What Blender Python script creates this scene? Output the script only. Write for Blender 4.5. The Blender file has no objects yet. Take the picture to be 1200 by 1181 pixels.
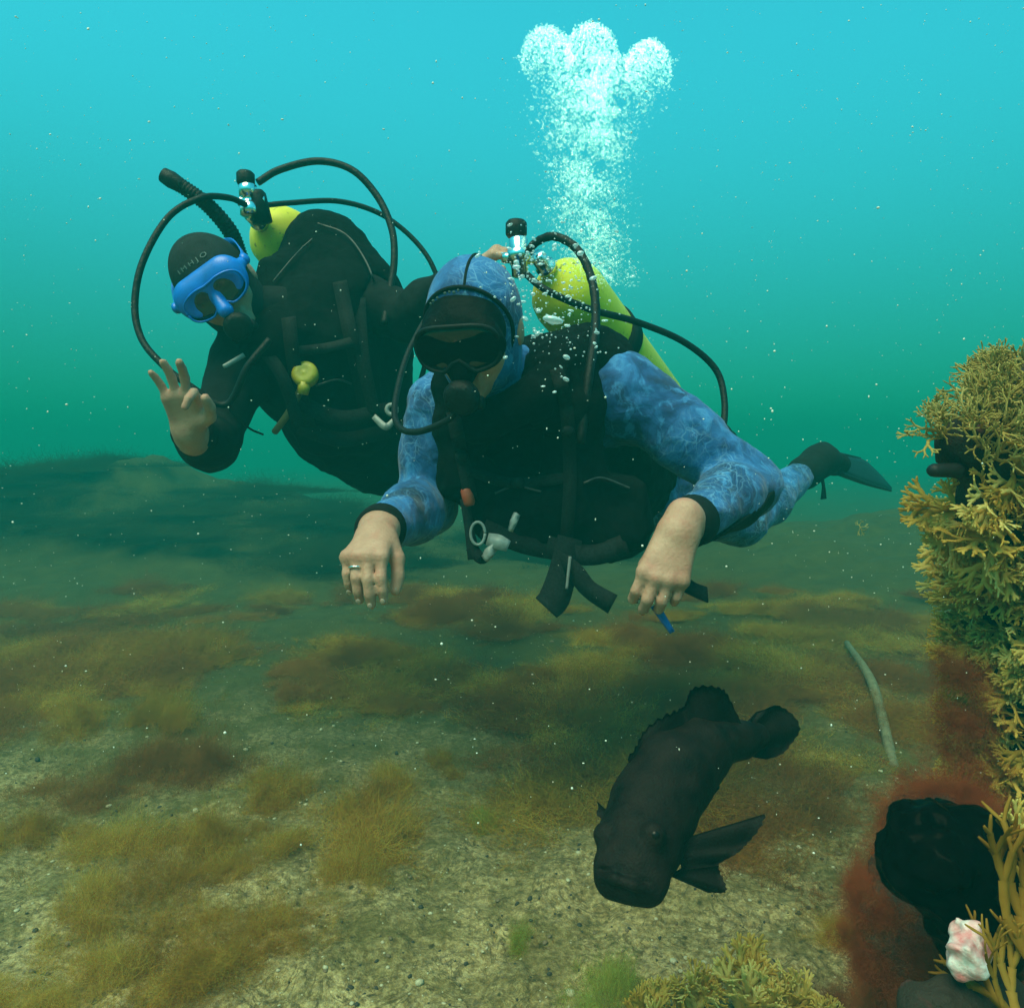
import bpy, bmesh, math, random
import numpy as np
from mathutils import Vector, Matrix
R = math.radians
rng = np.random.default_rng(7)
random.seed(7)
S = bpy.context.scene
C = S.collection

# ---------------------------------------------------------------- camera
CAM_Z = 0.80                       # camera height over the sea floor
FPX, CX, CY = 857.0, 600.0, 590.5  # focal length and centre, in photograph pixels
PITCH = R(4.0)                     # looking slightly down
cam = bpy.data.objects.new('camera', bpy.data.cameras.new('camera'))
C.objects.link(cam)
cam.data.sensor_width = 36.0
cam.data.lens = 36.0 * FPX / 1200.0
cam.data.clip_start = 0.02
cam.data.clip_end = 500
cam.location = (0, 0, CAM_Z)
cam.rotation_euler = (R(90) - PITCH, 0, 0)
S.camera = cam

# ---------------------------------------------------------------- light
SUN_EL, SUN_AZ = R(63), R(212)     # high, a little behind the camera
w = bpy.data.worlds.new("World")
S.world = w
w.use_nodes = True
nt = w.node_tree
bg = nt.nodes['Background']
sky = nt.nodes.new('ShaderNodeTexSky')
sky.sky_type = 'NISHITA'
sky.sun_disc = False
sky.sun_elevation = SUN_EL
sky.sun_rotation = SUN_AZ
mul = nt.nodes.new('ShaderNodeMix'); mul.data_type = 'RGBA'; mul.blend_type = 'MULTIPLY'
mul.inputs[0].default_value = 1.0
nt.links.new(sky.outputs[0], mul.inputs[6])
mul.inputs[7].default_value = (0.125, 1.0, 0.75, 1)   # daylight already filtered by the water above
# the light under water is brightest from above and dims steadily towards the horizon, all the way round
geo = nt.nodes.new('ShaderNodeTexCoord'); sp_ = nt.nodes.new('ShaderNodeSeparateXYZ'); mr = nt.nodes.new('ShaderNodeMapRange')
nt.links.new(geo.outputs['Generated'], sp_.inputs[0]); nt.links.new(sp_.outputs[2], mr.inputs[0])
mr.interpolation_type = 'SMOOTHSTEP'
for i_, v_ in ((1, 0.05), (2, 0.55), (3, 0.27), (4, 1.0)): mr.inputs[i_].default_value = v_
dim = nt.nodes.new('ShaderNodeVectorMath'); dim.operation = 'SCALE'
nt.links.new(mul.outputs[2], dim.inputs[0]); nt.links.new(mr.outputs[0], dim.inputs['Scale'])
nt.links.new(dim.outputs[0], bg.inputs[0])
bg.inputs[1].default_value = 0.15
sun = bpy.data.objects.new('sun', bpy.data.lights.new('sun', 'SUN'))
C.objects.link(sun)
sun.data.energy = 2.2
sun.data.angle = R(40)             # spread by the waves overhead
sun.data.color = (1.0, 0.75, 0.47)
sd = Vector((math.sin(SUN_AZ) * math.cos(SUN_EL), math.cos(SUN_AZ) * math.cos(SUN_EL), math.sin(SUN_EL)))
sun.rotation_euler = sd.to_track_quat('Z', 'Y').to_euler()
S.view_settings.view_transform = 'Standard'
S.view_settings.look = 'None'
S.view_settings.gamma = 1
S.view_settings.use_curve_mapping = False
S.view_settings.exposure = 1.30
S.cycles.use_denoising = True
S.cycles.max_bounces = 6
S.cycles.volume_bounces = 2
S.cycles.transparent_max_bounces = 24

# ---------------------------------------------------------------- water haze
def haze_box():
    me = bpy.data.meshes.new('haze')
    x, y0, y1, z0, z1 = 48, -48, 48, -1.6, 2.30
    v = [(sx * x, y, z) for z in (z0, z1) for y in (y0, y1) for sx in (-1, 1)]
    f = [(0, 2, 3, 1), (4, 5, 7, 6), (0, 1, 5, 4), (2, 6, 7, 3), (0, 4, 6, 2), (1, 3, 7, 5)]
    me.from_pydata(v, [], f)
    o = bpy.data.objects.new('haze', me)
    C.objects.link(o)
    o['kind'] = 'stuff'
    m = bpy.data.materials.new('sea_water'); m.use_nodes = True
    n = m.node_tree; n.nodes.clear()
    out = n.nodes.new('ShaderNodeOutputMaterial')
    pv = n.nodes.new('ShaderNodeVolumePrincipled')
    sig_s = np.array(HAZE_S); sig_t = np.array(HAZE_T)
    d = 0.8
    col = sig_s / d
    s = 1 - (sig_t / d - col) / (1 - col)
    pv.inputs['Color'].default_value = (*col, 1)
    pv.inputs['Absorption Color'].default_value = (*(s * s), 1)
    pv.inputs['Density'].default_value = d
    pv.inputs['Anisotropy'].default_value = 0.0
    n.links.new(pv.outputs[0], out.inputs['Volume'])
    me.materials.append(m)
HAZE_S = (0.001, 0.0300, 0.0275)
HAZE_T = (0.130, 0.086, 0.098)
haze_box()

# ---------------------------------------------------------------- helpers: places
def P(px, py, d):
    """the point d metres ahead of the camera that the photograph shows at px, py"""
    v = Vector(((px - CX) / FPX * d, d, -(py - CY) / FPX * d))
    v = Matrix.Rotation(-PITCH, 3, 'X') @ v
    return v + Vector((0, 0, CAM_Z))
def G(px, py, z=0.0):
    """the point of the sea floor at px, py"""
    a, b = P(px, py, 0.0), P(px, py, 1.0)
    t = (z - a.z) / (b.z - a.z)
    return a + (b - a) * t

# ---------------------------------------------------------------- helpers: noise
def _h(x, y, z, s):
    n = (x.astype(np.uint32) * np.uint32(374761393) + y.astype(np.uint32) * np.uint32(668265263)
         + z.astype(np.uint32) * np.uint32(2147483647) + np.uint32(s * 974711 & 0xffffffff))
    n = (n ^ (n >> np.uint32(13))) * np.uint32(1274126177)
    n = n ^ (n >> np.uint32(16))
    n = n * np.uint32(2246822519); n = n ^ (n >> np.uint32(15))
    return n.astype(np.float64) / 4294967295.0
def vnoise(p, s=0):
    p = np.asarray(p, float)
    i = np.floor(p).astype(np.int64); f = p - i
    f = f * f * f * (f * (f * 6 - 15) + 10)
    i = i.astype(np.int32)
    r = 0
    for dx in (0, 1):
        for dy in (0, 1):
            for dz in (0, 1):
                wgt = (f[:, 0] if dx else 1 - f[:, 0]) * (f[:, 1] if dy else 1 - f[:, 1]) * (f[:, 2] if dz else 1 - f[:, 2])
                r = r + wgt * _h(i[:, 0] + dx, i[:, 1] + dy, i[:, 2] + dz, s)
    return r * 2 - 1
def fbm(p, o=4, s=0):
    a, r, t = 1.0, 0, 0
    p = np.asarray(p, float)
    for k in range(o):
        r = r + a * vnoise(p * 2 ** k, s + k * 17); t += a; a *= 0.5
    return r / t

# ---------------------------------------------------------------- helpers: objects
def mesh(name, v, f, mats=None, smooth=True, mi=None):
    me = bpy.data.meshes.new(name)
    v = np.asarray(v, np.float32)
    if isinstance(f, np.ndarray):
        k = f.shape[1]
        me.vertices.add(len(v)); me.vertices.foreach_set('co', v.ravel())
        me.loops.add(f.size); me.loops.foreach_set('vertex_index', f.ravel().astype(np.int32))
        me.polygons.add(len(f)); me.polygons.foreach_set('loop_start', np.arange(0, f.size, k, dtype=np.int32))
        me.update(calc_edges=True)
    else:
        me.from_pydata(v.tolist(), [], f)
    if smooth:
        me.polygons.foreach_set('use_smooth', np.ones(len(me.polygons), bool))
    if mi is not None:
        me.polygons.foreach_set('material_index', np.asarray(mi, np.int32))
    for m in (mats if isinstance(mats, (list, tuple)) else [mats]):
        if m: me.materials.append(m)
    return me
def obj(name, me, parent=None, label=None, cat=None, group=None, kind=None, loc=None):
    o = bpy.data.objects.new(name, me)
    C.objects.link(o)
    if parent: o.parent = parent
    if loc is not None: o.location = loc
    if label: o['label'] = label
    if cat: o['category'] = cat
    if group: o['group'] = group
    if kind: o['kind'] = kind
    return o

# ---------------------------------------------------------------- helpers: materials
class NM:
    """a material with a short way to add nodes"""
    def __init__(s, name):
        s.m = bpy.data.materials.new(name); s.m.use_nodes = True
        s.t = s.m.node_tree; s.t.nodes.clear()
        s.out = s.n('OutputMaterial')
    def n(s, typ, **kw):
        nd = s.t.nodes.new('ShaderNode' + typ)
        for k, v in kw.items():
            if k.startswith('i_'):
                key = k[2:].replace('_', ' ')
                s.set(nd, key, v)
            else: setattr(nd, k, v)
        return nd
    def set(s, nd, key, v):
        i = nd.inputs[int(key)] if key.isdigit() else nd.inputs[key]
        if isinstance(v, bpy.types.NodeSocket): s.t.links.new(v, i)
        elif isinstance(v, (tuple, list)) and len(v) == 3 and i.type == 'RGBA': i.default_value = (*v, 1)
        else: i.default_value = v
    def coord(s, kind='Object', scale=None):
        o = s.n('TexCoord').outputs[kind]
        if scale is not None:
            o = s.n('Mapping', i_Vector=o, i_Scale=scale).outputs[0]
        return o
    def noise(s, vec, scale, detail=4, rough=0.55, dist=0.0):
        return s.n('TexNoise', i_Vector=vec, i_Scale=scale, i_Detail=detail, i_Roughness=rough, i_Distortion=dist).outputs[0]
    def vor(s, vec, scale, feature='F1', out='Distance', rand=1.0):
        return s.n('TexVoronoi', feature=feature, i_Vector=vec, i_Scale=scale, i_Randomness=rand).outputs[out]
    def ramp(s, fac, *stops):
        r = s.n('ValToRGB', i_Fac=fac); e = r.color_ramp.elements
        while len(e) < len(stops): e.new(0.5)
        for el, (p, c) in zip(e, stops):
            el.position = p; el.color = (*c, 1) if len(c) == 3 else c
        return r.outputs[0]
    def rng(s, fac, a, b, c=0.0, d=1.0):
        return s.n('MapRange', i_0=fac, i_1=a, i_2=b, i_3=c, i_4=d).outputs[0]
    def mix(s, fac, a, b, mode='MIX'):
        m = s.n('Mix', data_type='RGBA', blend_type=mode)
        s.set(m, '0', fac); s.set(m, '6', a); s.set(m, '7', b)
        return m.outputs[2]
    def math(s, op, a, b=0.0):
        m = s.n('Math', operation=op); s.set(m, '0', a); s.set(m, '1', b); return m.outputs[0]
    def bump(s, h, strength=0.3, dist=0.01, normal=None):
        b = s.n('Bump', i_Height=h, i_Strength=strength, i_Distance=dist)
        if normal: s.set(b, 'Normal', normal)
        return b.outputs[0]
    def bsdf(s, col, rough=0.6, metal=0.0, normal=None, spec=0.5, **kw):
        b = s.n('BsdfPrincipled')
        s.set(b, 'Base Color', col); s.set(b, 'Roughness', rough); s.set(b, 'Metallic', metal)
        s.set(b, 'Specular IOR Level', spec)
        for k, v in kw.items(): s.set(b, k.replace('_', ' '), v)
        if normal: s.set(b, 'Normal', normal)
        return b.outputs[0]
    def done(s, surf):
        s.t.links.new(surf, s.out.inputs['Surface']); return s.m
def plain(name, col, rough=0.5, metal=0.0, var=0.25, scale=40, bump=0.15, spec=0.5):
    k = NM(name); c = k.coord()
    n = k.noise(c, scale, 5)
    a = tuple(x * (1 - var) for x in col); b = tuple(min(1, x * (1 + var)) for x in col)
    return k.done(k.bsdf(k.ramp(n, (0.3, a), (0.7, b)), rough, metal, k.bump(n, bump, 0.004), spec))

# ================================================================ SEA FLOOR
def floor_height(x, y):
    p = np.stack([x, y, np.zeros_like(x)], 1)
    r = np.hypot(x, y)
    h = 0.05 * fbm(p * 0.9, 3, 3) + 0.022 * fbm(p * 3.5, 3, 9)
    near = np.clip(1 - r / 7, 0, 1)
    f1 = fbm(p * 14, 4, 21)
    h += near * (0.012 * f1 - 0.012 * np.clip(np.abs(fbm(p * 9, 3, 31)) * -6 + 0.5, 0, 1))
    h += near * 0.004 * fbm(p * 60, 3, 41)
    # dark weedy hump on the far left, low rise on the far right
    h += 0.66 * np.exp(-(((x + 3.6) / 2.3) ** 2 + ((y - 6.4) / 1.5) ** 2)) * (1 + 0.35 * fbm(p * 1.6, 4, 5))
    h += 0.35 * np.exp(-(((x - 3.2) / 1.6) ** 2 + ((y - 5.2) / 1.6) ** 2)) * (1 + 0.4 * fbm(p * 2.1, 3, 6))
    return h
def sea_floor():
    fine = np.linspace(R(-58), R(58), 620)
    rest = np.linspace(R(58), R(302), 60)[1:-1]
    ang = np.concatenate([fine, rest])
    rad = np.concatenate([[0.02], np.geomspace(0.25, 9, 430), np.geomspace(9.6, 44, 34)])
    A, Q = np.meshgrid(ang, rad)
    x, y = (np.sin(A) * Q).ravel(), (np.cos(A) * Q).ravel()
    v = np.stack([x, y, floor_height(x, y)], 1)
    na, nr = len(ang), len(rad)
    i, j = np.meshgrid(np.arange(nr - 1), np.arange(na), indexing='ij')
    k = (j + 1) % na
    f = np.stack([i * na + j, (i + 1) * na + j, (i + 1) * na + k, i * na + k], -1).reshape(-1, 4)[:, ::-1]
    k = NM('sea_floor_sand'); c = k.coord()
    big = k.noise(c, 1.7, 5, 0.6, 0.4)
    mid = k.noise(c, 7.0, 6, 0.65, 0.6)
    fin = k.noise(c, 75, 5, 0.7)
    grit = k.noise(c, 260, 3, 0.7)
    sand = k.ramp(fin, (0.30, (0.09, 0.056, 0.020)), (0.46, (0.30, 0.200, 0.072)), (0.58, (0.54, 0.39, 0.160)), (0.76, (0.78, 0.63, 0.32)))
    sand = k.mix(k.rng(grit, 0.40, 0.66, 0, 0.55), sand, (0.10, 0.085, 0.05), 'MIX')
    # encrusting pale rings and crusts
    vor = k.vor(k.mix(0.25, c, k.n('TexNoise', i_Vector=c, i_Scale=18.0).outputs[1]), 34, 'DISTANCE_TO_EDGE')
    sand = k.mix(k.rng(vor, 0.0, 0.10, 0.12, 0.0), sand, (0.62, 0.62, 0.50))
    crk = k.noise(c, 11, 4, 0.6, 1.8)
    sand = k.mix(k.rng(k.math('ABSOLUTE', k.math('SUBTRACT', crk, 0.5)), 0.0, 0.022, 0.75, 0.0), sand, (0.045, 0.032, 0.014))
    # brown film of algae
    film = k.mix(k.rng(fin, 0.35, 0.65), (0.075, 0.050, 0.012), (0.17, 0.125, 0.032))
    pm = k.rng(k.math('ADD', k.math('MULTIPLY', big, 0.75), k.math('MULTIPLY', mid, 0.5)), 0.60, 0.76)
    col = k.mix(k.math('MULTIPLY', pm, 0.85), sand, film)
    # dark pits, reddish bits
    pit = k.vor(c, 22, 'F1')
    col = k.mix(k.rng(k.math('ADD', pit, k.math('MULTIPLY', fin, 0.35)), 0.22, 0.32, 0.85, 0.0), col, (0.02, 0.017, 0.01))
    red = k.noise(c, 31, 3, 0.5)
    col = k.mix(k.rng(red, 0.70, 0.76, 0, 0.6), col, (0.10, 0.03, 0.018))
    # the far hump and beyond are covered with dark weed
    sep = k.n('SeparateXYZ', i_Vector=c)
    far = k.rng(k.math('ADD', sep.outputs[1], k.math('MULTIPLY', mid, 2.2)), 1.9, 3.6)
    col = k.mix(far, col, k.mix(mid, (0.022, 0.020, 0.004), (0.095, 0.080, 0.016)))
    nrm = k.bump(grit, 0.5, 0.004, k.bump(fin, 0.7, 0.012))
    mat = k.done(k.bsdf(col, 0.9, 0, nrm, 0.2))
    obj('sea_floor', mesh('sea_floor', v, f, mat), kind='structure')
sea_floor()

# ================================================================ SHAPE HELPERS
def V(*a): return np.array(a, float)
def nrm(v):
    v = np.asarray(v, float); return v / np.linalg.norm(v)
def PP(px, py, d): return np.array(P(px, py, d))

class Field:
    """a signed distance grid: add rounded shapes that melt into each other, then skin it as one continuous mesh"""
    def __init__(s, lo, hi, h):
        s.h = h; s.lo = np.asarray(lo, float)
        s.n = np.ceil((np.asarray(hi, float) - s.lo) / h).astype(int) + 1
        s.v = np.full(s.n, 0.5, np.float32)
    def _win(s, lo, hi):
        i0 = np.clip(np.floor((lo - s.lo) / s.h).astype(int), 0, s.n - 1)
        i1 = np.clip(np.ceil((hi - s.lo) / s.h).astype(int) + 1, 1, s.n)
        if np.any(i1 <= i0): return None, None
        ax = [(s.lo[k] + s.h * np.arange(i0[k], i1[k])).astype(np.float32) for k in range(3)]
        return tuple(slice(a, b) for a, b in zip(i0, i1)), (ax[0][:, None, None], ax[1][None, :, None], ax[2][None, None, :])
    def _put(s, sl, d, k, op):
        a = s.v[sl]
        if op == 'sub': a = -a
        if k > 0:
            hh = np.maximum(k - np.abs(a - d), 0) / k
            r = np.minimum(a, d) - hh * hh * k * 0.25
        else: r = np.minimum(a, d)
        s.v[sl] = -r if op == 'sub' else r
    def cap(s, a, b, r1, r2=None, k=0.02, op='add', flat=None, sq=1.0):
        """tapered limb from a to b; flat and sq squash it along one direction"""
        a = np.asarray(a, float); b = np.asarray(b, float)
        r2 = r1 if r2 is None else r2
        m = max(r1, r2) + k + 3 * s.h
        sl, X = s._win(np.minimum(a, b) - m, np.maximum(a, b) + m)
        if sl is None: return s
        ab = b - a; L = max(ab @ ab, 1e-9)
        q = [X[i] - np.float32(a[i]) for i in range(3)]
        t = np.clip((q[0] * ab[0] + q[1] * ab[1] + q[2] * ab[2]) / L, 0, 1).astype(np.float32)
        q = [q[i] - t * np.float32(ab[i]) for i in range(3)]
        d2 = q[0] ** 2 + q[1] ** 2 + q[2] ** 2
        if flat is not None:
            n = nrm(flat); c = q[0] * n[0] + q[1] * n[1] + q[2] * n[2]
            d2 = d2 + c * c * (1 / sq ** 2 - 1)
        d = np.sqrt(d2) - (r1 + (r2 - r1) * t)
        if flat is not None: d = d * (sq if sq < 1 else 1)
        s._put(sl, d.astype(np.float32), k, op); return s
    def ell(s, c, rad, M=None, k=0.02, op='add', box=False, rnd=0.0):
        """ellipsoid (or rounded box) with half sizes rad along the rows of M"""
        c = np.asarray(c, float); rad = np.asarray(rad, float)
        M = np.eye(3) if M is None else np.asarray(M, float)
        ext = np.abs(M.T * rad[None, :]).sum(1) + k + 3 * s.h
        sl, X = s._win(c - ext, c + ext)
        if sl is None: return s
        q = [X[i] - np.float32(c[i]) for i in range(3)]
        l = [M[j][0] * q[0] + M[j][1] * q[1] + M[j][2] * q[2] for j in range(3)]
        if box:
            e = [np.abs(l[j]) - (rad[j] - rnd) for j in range(3)]
            d = np.sqrt(sum(np.maximum(x, 0) ** 2 for x in e)) + np.minimum(np.maximum(np.maximum(e[0], e[1]), e[2]), 0) - rnd
        else:
            k0 = np.sqrt(sum((l[j] / rad[j]) ** 2 for j in range(3)))
            k1 = np.sqrt(sum((l[j] / rad[j] ** 2) ** 2 for j in range(3)))
            d = k0 * (k0 - 1) / np.maximum(k1, 1e-6)
        s._put(sl, d.astype(np.float32), k, op); return s
    def cut(s, p, n, k=0.0):
        """throw away what lies beyond the plane through p with outward normal n"""
        n = nrm(n)
        X = [(s.lo[i] + s.h * np.arange(s.n[i])).astype(np.float32) for i in range(3)]
        d = ((X[0][:, None, None] - p[0]) * n[0] + (X[1][None, :, None] - p[1]) * n[1] + (X[2][None, None, :] - p[2]) * n[2]).astype(np.float32)
        s.v = np.maximum(s.v, d); return s
    def wrinkle(s, amp, scale, seed, stretch=(1, 1, 1)):
        """shallow folds over the whole skin"""
        near = np.argwhere(np.abs(s.v) < 0.02)
        p = (s.lo + near * s.h) * np.asarray(stretch) / scale
        w = fbm(p, 2, seed)
        s.v[near[:, 0], near[:, 1], near[:, 2]] += (amp * w).astype(np.float32); return s
    def skin(s):
        v = s.v; ins = v < 0
        n = np.array(v.shape) - 1
        c = np.zeros(n, np.uint8)
        O = [(i, j, k) for i in (0, 1) for j in (0, 1) for k in (0, 1)]
        for o in O: c += ins[o[0]:o[0] + n[0], o[1]:o[1] + n[1], o[2]:o[2] + n[2]]
        act = np.argwhere((c > 0) & (c < 8))
        ids = np.full(n, -1, np.int32)
        ids[act[:, 0], act[:, 1], act[:, 2]] = np.arange(len(act))
        acc = np.zeros((len(act), 3)); cnt = np.zeros(len(act))
        for a in O:
            for ax in range(3):
                if a[ax]: continue
                b = list(a); b[ax] = 1
                va = v[act[:, 0] + a[0], act[:, 1] + a[1], act[:, 2] + a[2]]
                vb = v[act[:, 0] + b[0], act[:, 1] + b[1], act[:, 2] + b[2]]
                x = (va < 0) != (vb < 0)
                t = np.where(x, va / np.where(x, va - vb, 1), 0)
                pt = np.tile(np.array(a, float), (len(act), 1)); pt[:, ax] += t
                acc[x] += pt[x]; cnt[x] += 1
        verts = s.lo + (act + acc / cnt[:, None]) * s.h
        F = []
        for ax in range(3):
            sl0 = [slice(None)] * 3; sl1 = [slice(None)] * 3
            sl0[ax] = slice(0, -1); sl1[ax] = slice(1, None)
            a, b = ins[tuple(sl0)], ins[tuple(sl1)]
            e = np.argwhere(a != b)
            u, w_ = (ax + 1) % 3, (ax + 2) % 3
            ok = (e[:, u] > 0) & (e[:, w_] > 0) & (e[:, u] < v.shape[u] - 1) & (e[:, w_] < v.shape[w_] - 1)
            e = e[ok]
            fl = a[e[:, 0], e[:, 1], e[:, 2]]
            q = []
            for du, dw in ((-1, -1), (0, -1), (0, 0), (-1, 0)):
                g = e.copy(); g[:, u] += du; g[:, w_] += dw
                q.append(ids[g[:, 0], g[:, 1], g[:, 2]])
            q = np.stack(q, 1)
            q[~fl] = q[~fl][:, ::-1]
            F.append(q)
        F = np.concatenate(F); F = F[(F >= 0).all(1)]
        s.v = None
        return verts.astype(np.float32), F.astype(np.int32)

def spline(pts, n):
    """smooth curve through the points"""
    p = np.asarray(pts, float)
    if len(p) == 2: return p[0] + np.linspace(0, 1, n)[:, None] * (p[1] - p[0])
    p = np.vstack([2 * p[0] - p[1], p, 2 * p[-1] - p[-2]])
    out = []
    m = len(p) - 3
    for t in np.linspace(0, m - 1e-6, n):
        i = int(t); f = t - i
        a, b, c, d = p[i:i + 4]
        out.append(0.5 * ((2 * b) + (c - a) * f + (2 * a - 5 * b + 4 * c - d) * f ** 2 + (3 * b - a - 3 * c + d) * f ** 3))
    return np.array(out)
def frames(c):
    t = np.gradient(c, axis=0); t /= np.linalg.norm(t, axis=1)[:, None] + 1e-12
    u = np.cross(t[0], (0.3, 0.2, 0.93)); u /= np.linalg.norm(u)
    U = []
    for k in range(len(c)):
        u = u - t[k] * (u @ t[k]); u /= np.linalg.norm(u); U.append(u)
    U = np.array(U); return t, U, np.cross(t, U)
def merge(parts):
    vs, fs, n = [], [], 0
    for v, f in parts:
        vs.append(np.asarray(v, float)); fs.append(np.asarray(f) + n); n += len(v)
    return np.vstack(vs), np.vstack(fs)
def tube(pts, r, n=24, seg=12, rib=0.0, pitch=3):
    """hose through the points; r a number or a list along it; rib for a corrugated one"""
    c = spline(pts, n); t, U, W = frames(c)
    rr = np.interp(np.linspace(0, 1, n), np.linspace(0, 1, len(r)), r) if np.ndim(r) else np.full(n, r, float)
    if rib: rr = rr * (1 + rib * (np.arange(n) % pitch == 0))
    rr = np.concatenate([[1e-5], rr, [1e-5]]); c = np.vstack([c[:1], c, c[-1:]])
    U = np.vstack([U[:1], U, U[-1:]]); W = np.vstack([W[:1], W, W[-1:]])
    a = np.linspace(0, 2 * np.pi, seg, endpoint=False)
    v = c[:, None] + rr[:, None, None] * (np.cos(a)[None, :, None] * U[:, None] + np.sin(a)[None, :, None] * W[:, None])
    m = len(c)
    i, j = np.meshgrid(np.arange(m - 1), np.arange(seg), indexing='ij'); k = (j + 1) % seg
    f = np.stack([i * seg + j, i * seg + k, (i + 1) * seg + k, (i + 1) * seg + j], -1).reshape(-1, 4)
    return v.reshape(-1, 3), f
def lathe(a, axis, prof, seg=28):
    """turned shape: prof is a list of (distance along the axis, radius)"""
    a = np.asarray(a, float); t = nrm(axis)
    u = nrm(np.cross(t, (0.31, 0.2, 0.9))); w_ = np.cross(t, u)
    an = np.linspace(0, 2 * np.pi, seg, endpoint=False)
    ring = np.cos(an)[:, None] * u + np.sin(an)[:, None] * w_
    v = np.concatenate([a + t * z + ring * max(r, 1e-5) for z, r in prof])
    m = len(prof)
    i, j = np.meshgrid(np.arange(m - 1), np.arange(seg), indexing='ij'); k = (j + 1) % seg
    f = np.stack([i * seg + j, i * seg + k, (i + 1) * seg + k, (i + 1) * seg + j], -1).reshape(-1, 4)
    return v, f
def strap(pts, width, side, th=0.003, n=16):
    """flat webbing along the points, its width along side"""
    c = spline(pts, n); t = np.gradient(c, axis=0); t /= np.linalg.norm(t, axis=1)[:, None]
    sd = np.asarray(side, float); sd = np.tile(sd, (n, 1)) if sd.ndim == 1 else np.array([sd[0] + (sd[-1] - sd[0]) * q for q in np.linspace(0, 1, n)])
    sd = sd - t * (sd * t).sum(1)[:, None]; sd /= np.linalg.norm(sd, axis=1)[:, None]
    nn = np.cross(t, sd)
    wd = np.interp(np.linspace(0, 1, n), np.linspace(0, 1, len(width)), width) if np.ndim(width) else np.full(n, width)
    wd = wd[:, None] / 2
    r = np.stack([c - sd * wd - nn * th / 2, c + sd * wd - nn * th / 2, c + sd * wd + nn * th / 2, c - sd * wd + nn * th / 2], 1)
    f = []
    for i in range(n - 1):
        for j in range(4):
            k = (j + 1) % 4; f.append((i * 4 + j, i * 4 + k, i * 4 + 4 + k, i * 4 + 4 + j))
    f += [(3, 2, 1, 0), tuple((n - 1) * 4 + q for q in range(4))]
    return r.reshape(-1, 3), np.array(f)
def slab(outline, th, normal, sub=1, bulge=0.0):
    """a plate with the given outline, th thick along normal, thicker in the middle by bulge"""
    o = np.asarray(outline, float); n = nrm(normal); c = o.mean(0)
    m = len(o); vs = []
    for s_ in (-1, 1):
        vs += [o[i] + n * s_ * th * 0.25 for i in range(m)]
        vs += [c + (o[i] - c) * 0.6 + n * s_ * (th * 0.5 + bulge * 0.7) for i in range(m)]
        vs += [c + (o[i] - c) * 0.04 + n * s_ * (th * 0.5 + bulge) for i in range(m)]
    f = []
    for b, fl in ((0, True), (3 * m, False)):
        for L in (0, 1):
            for i in range(m):
                k = (i + 1) % m
                q = (b + L * m + i, b + L * m + k, b + L * m + m + k, b + L * m + m + i)
                f.append(q[::-1] if fl else q)
    for i in range(m):
        k = (i + 1) % m; f.append((i, k, 3 * m + k, 3 * m + i))
    return np.array(vs), np.array(f)
def slab_mesh(name, outline, th, normal, mat, bulge=0.0):
    v, f = slab(outline, th, normal, 1, bulge)
    m = len(outline)
    me = mesh(name, v, f, mat)
    return me
def ball(c, r, M=None, seg=20, ring=14):
    c = np.asarray(c, float); r = np.ones(3) * r
    M = np.eye(3) if M is None else np.asarray(M)
    a = np.linspace(0, 2 * np.pi, seg, endpoint=False); b = np.linspace(0.02, np.pi - 0.02, ring)
    A, B = np.meshgrid(a, b)
    l = np.stack([np.cos(A) * np.sin(B), np.sin(A) * np.sin(B), np.cos(B)], -1).reshape(-1, 3) * r
    i, j = np.meshgrid(np.arange(ring - 1), np.arange(seg), indexing='ij'); k = (j + 1) % seg
    f = np.stack([i * seg + j, (i + 1) * seg + j, (i + 1) * seg + k, i * seg + k], -1).reshape(-1, 4)
    return c + l @ M, f

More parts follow.
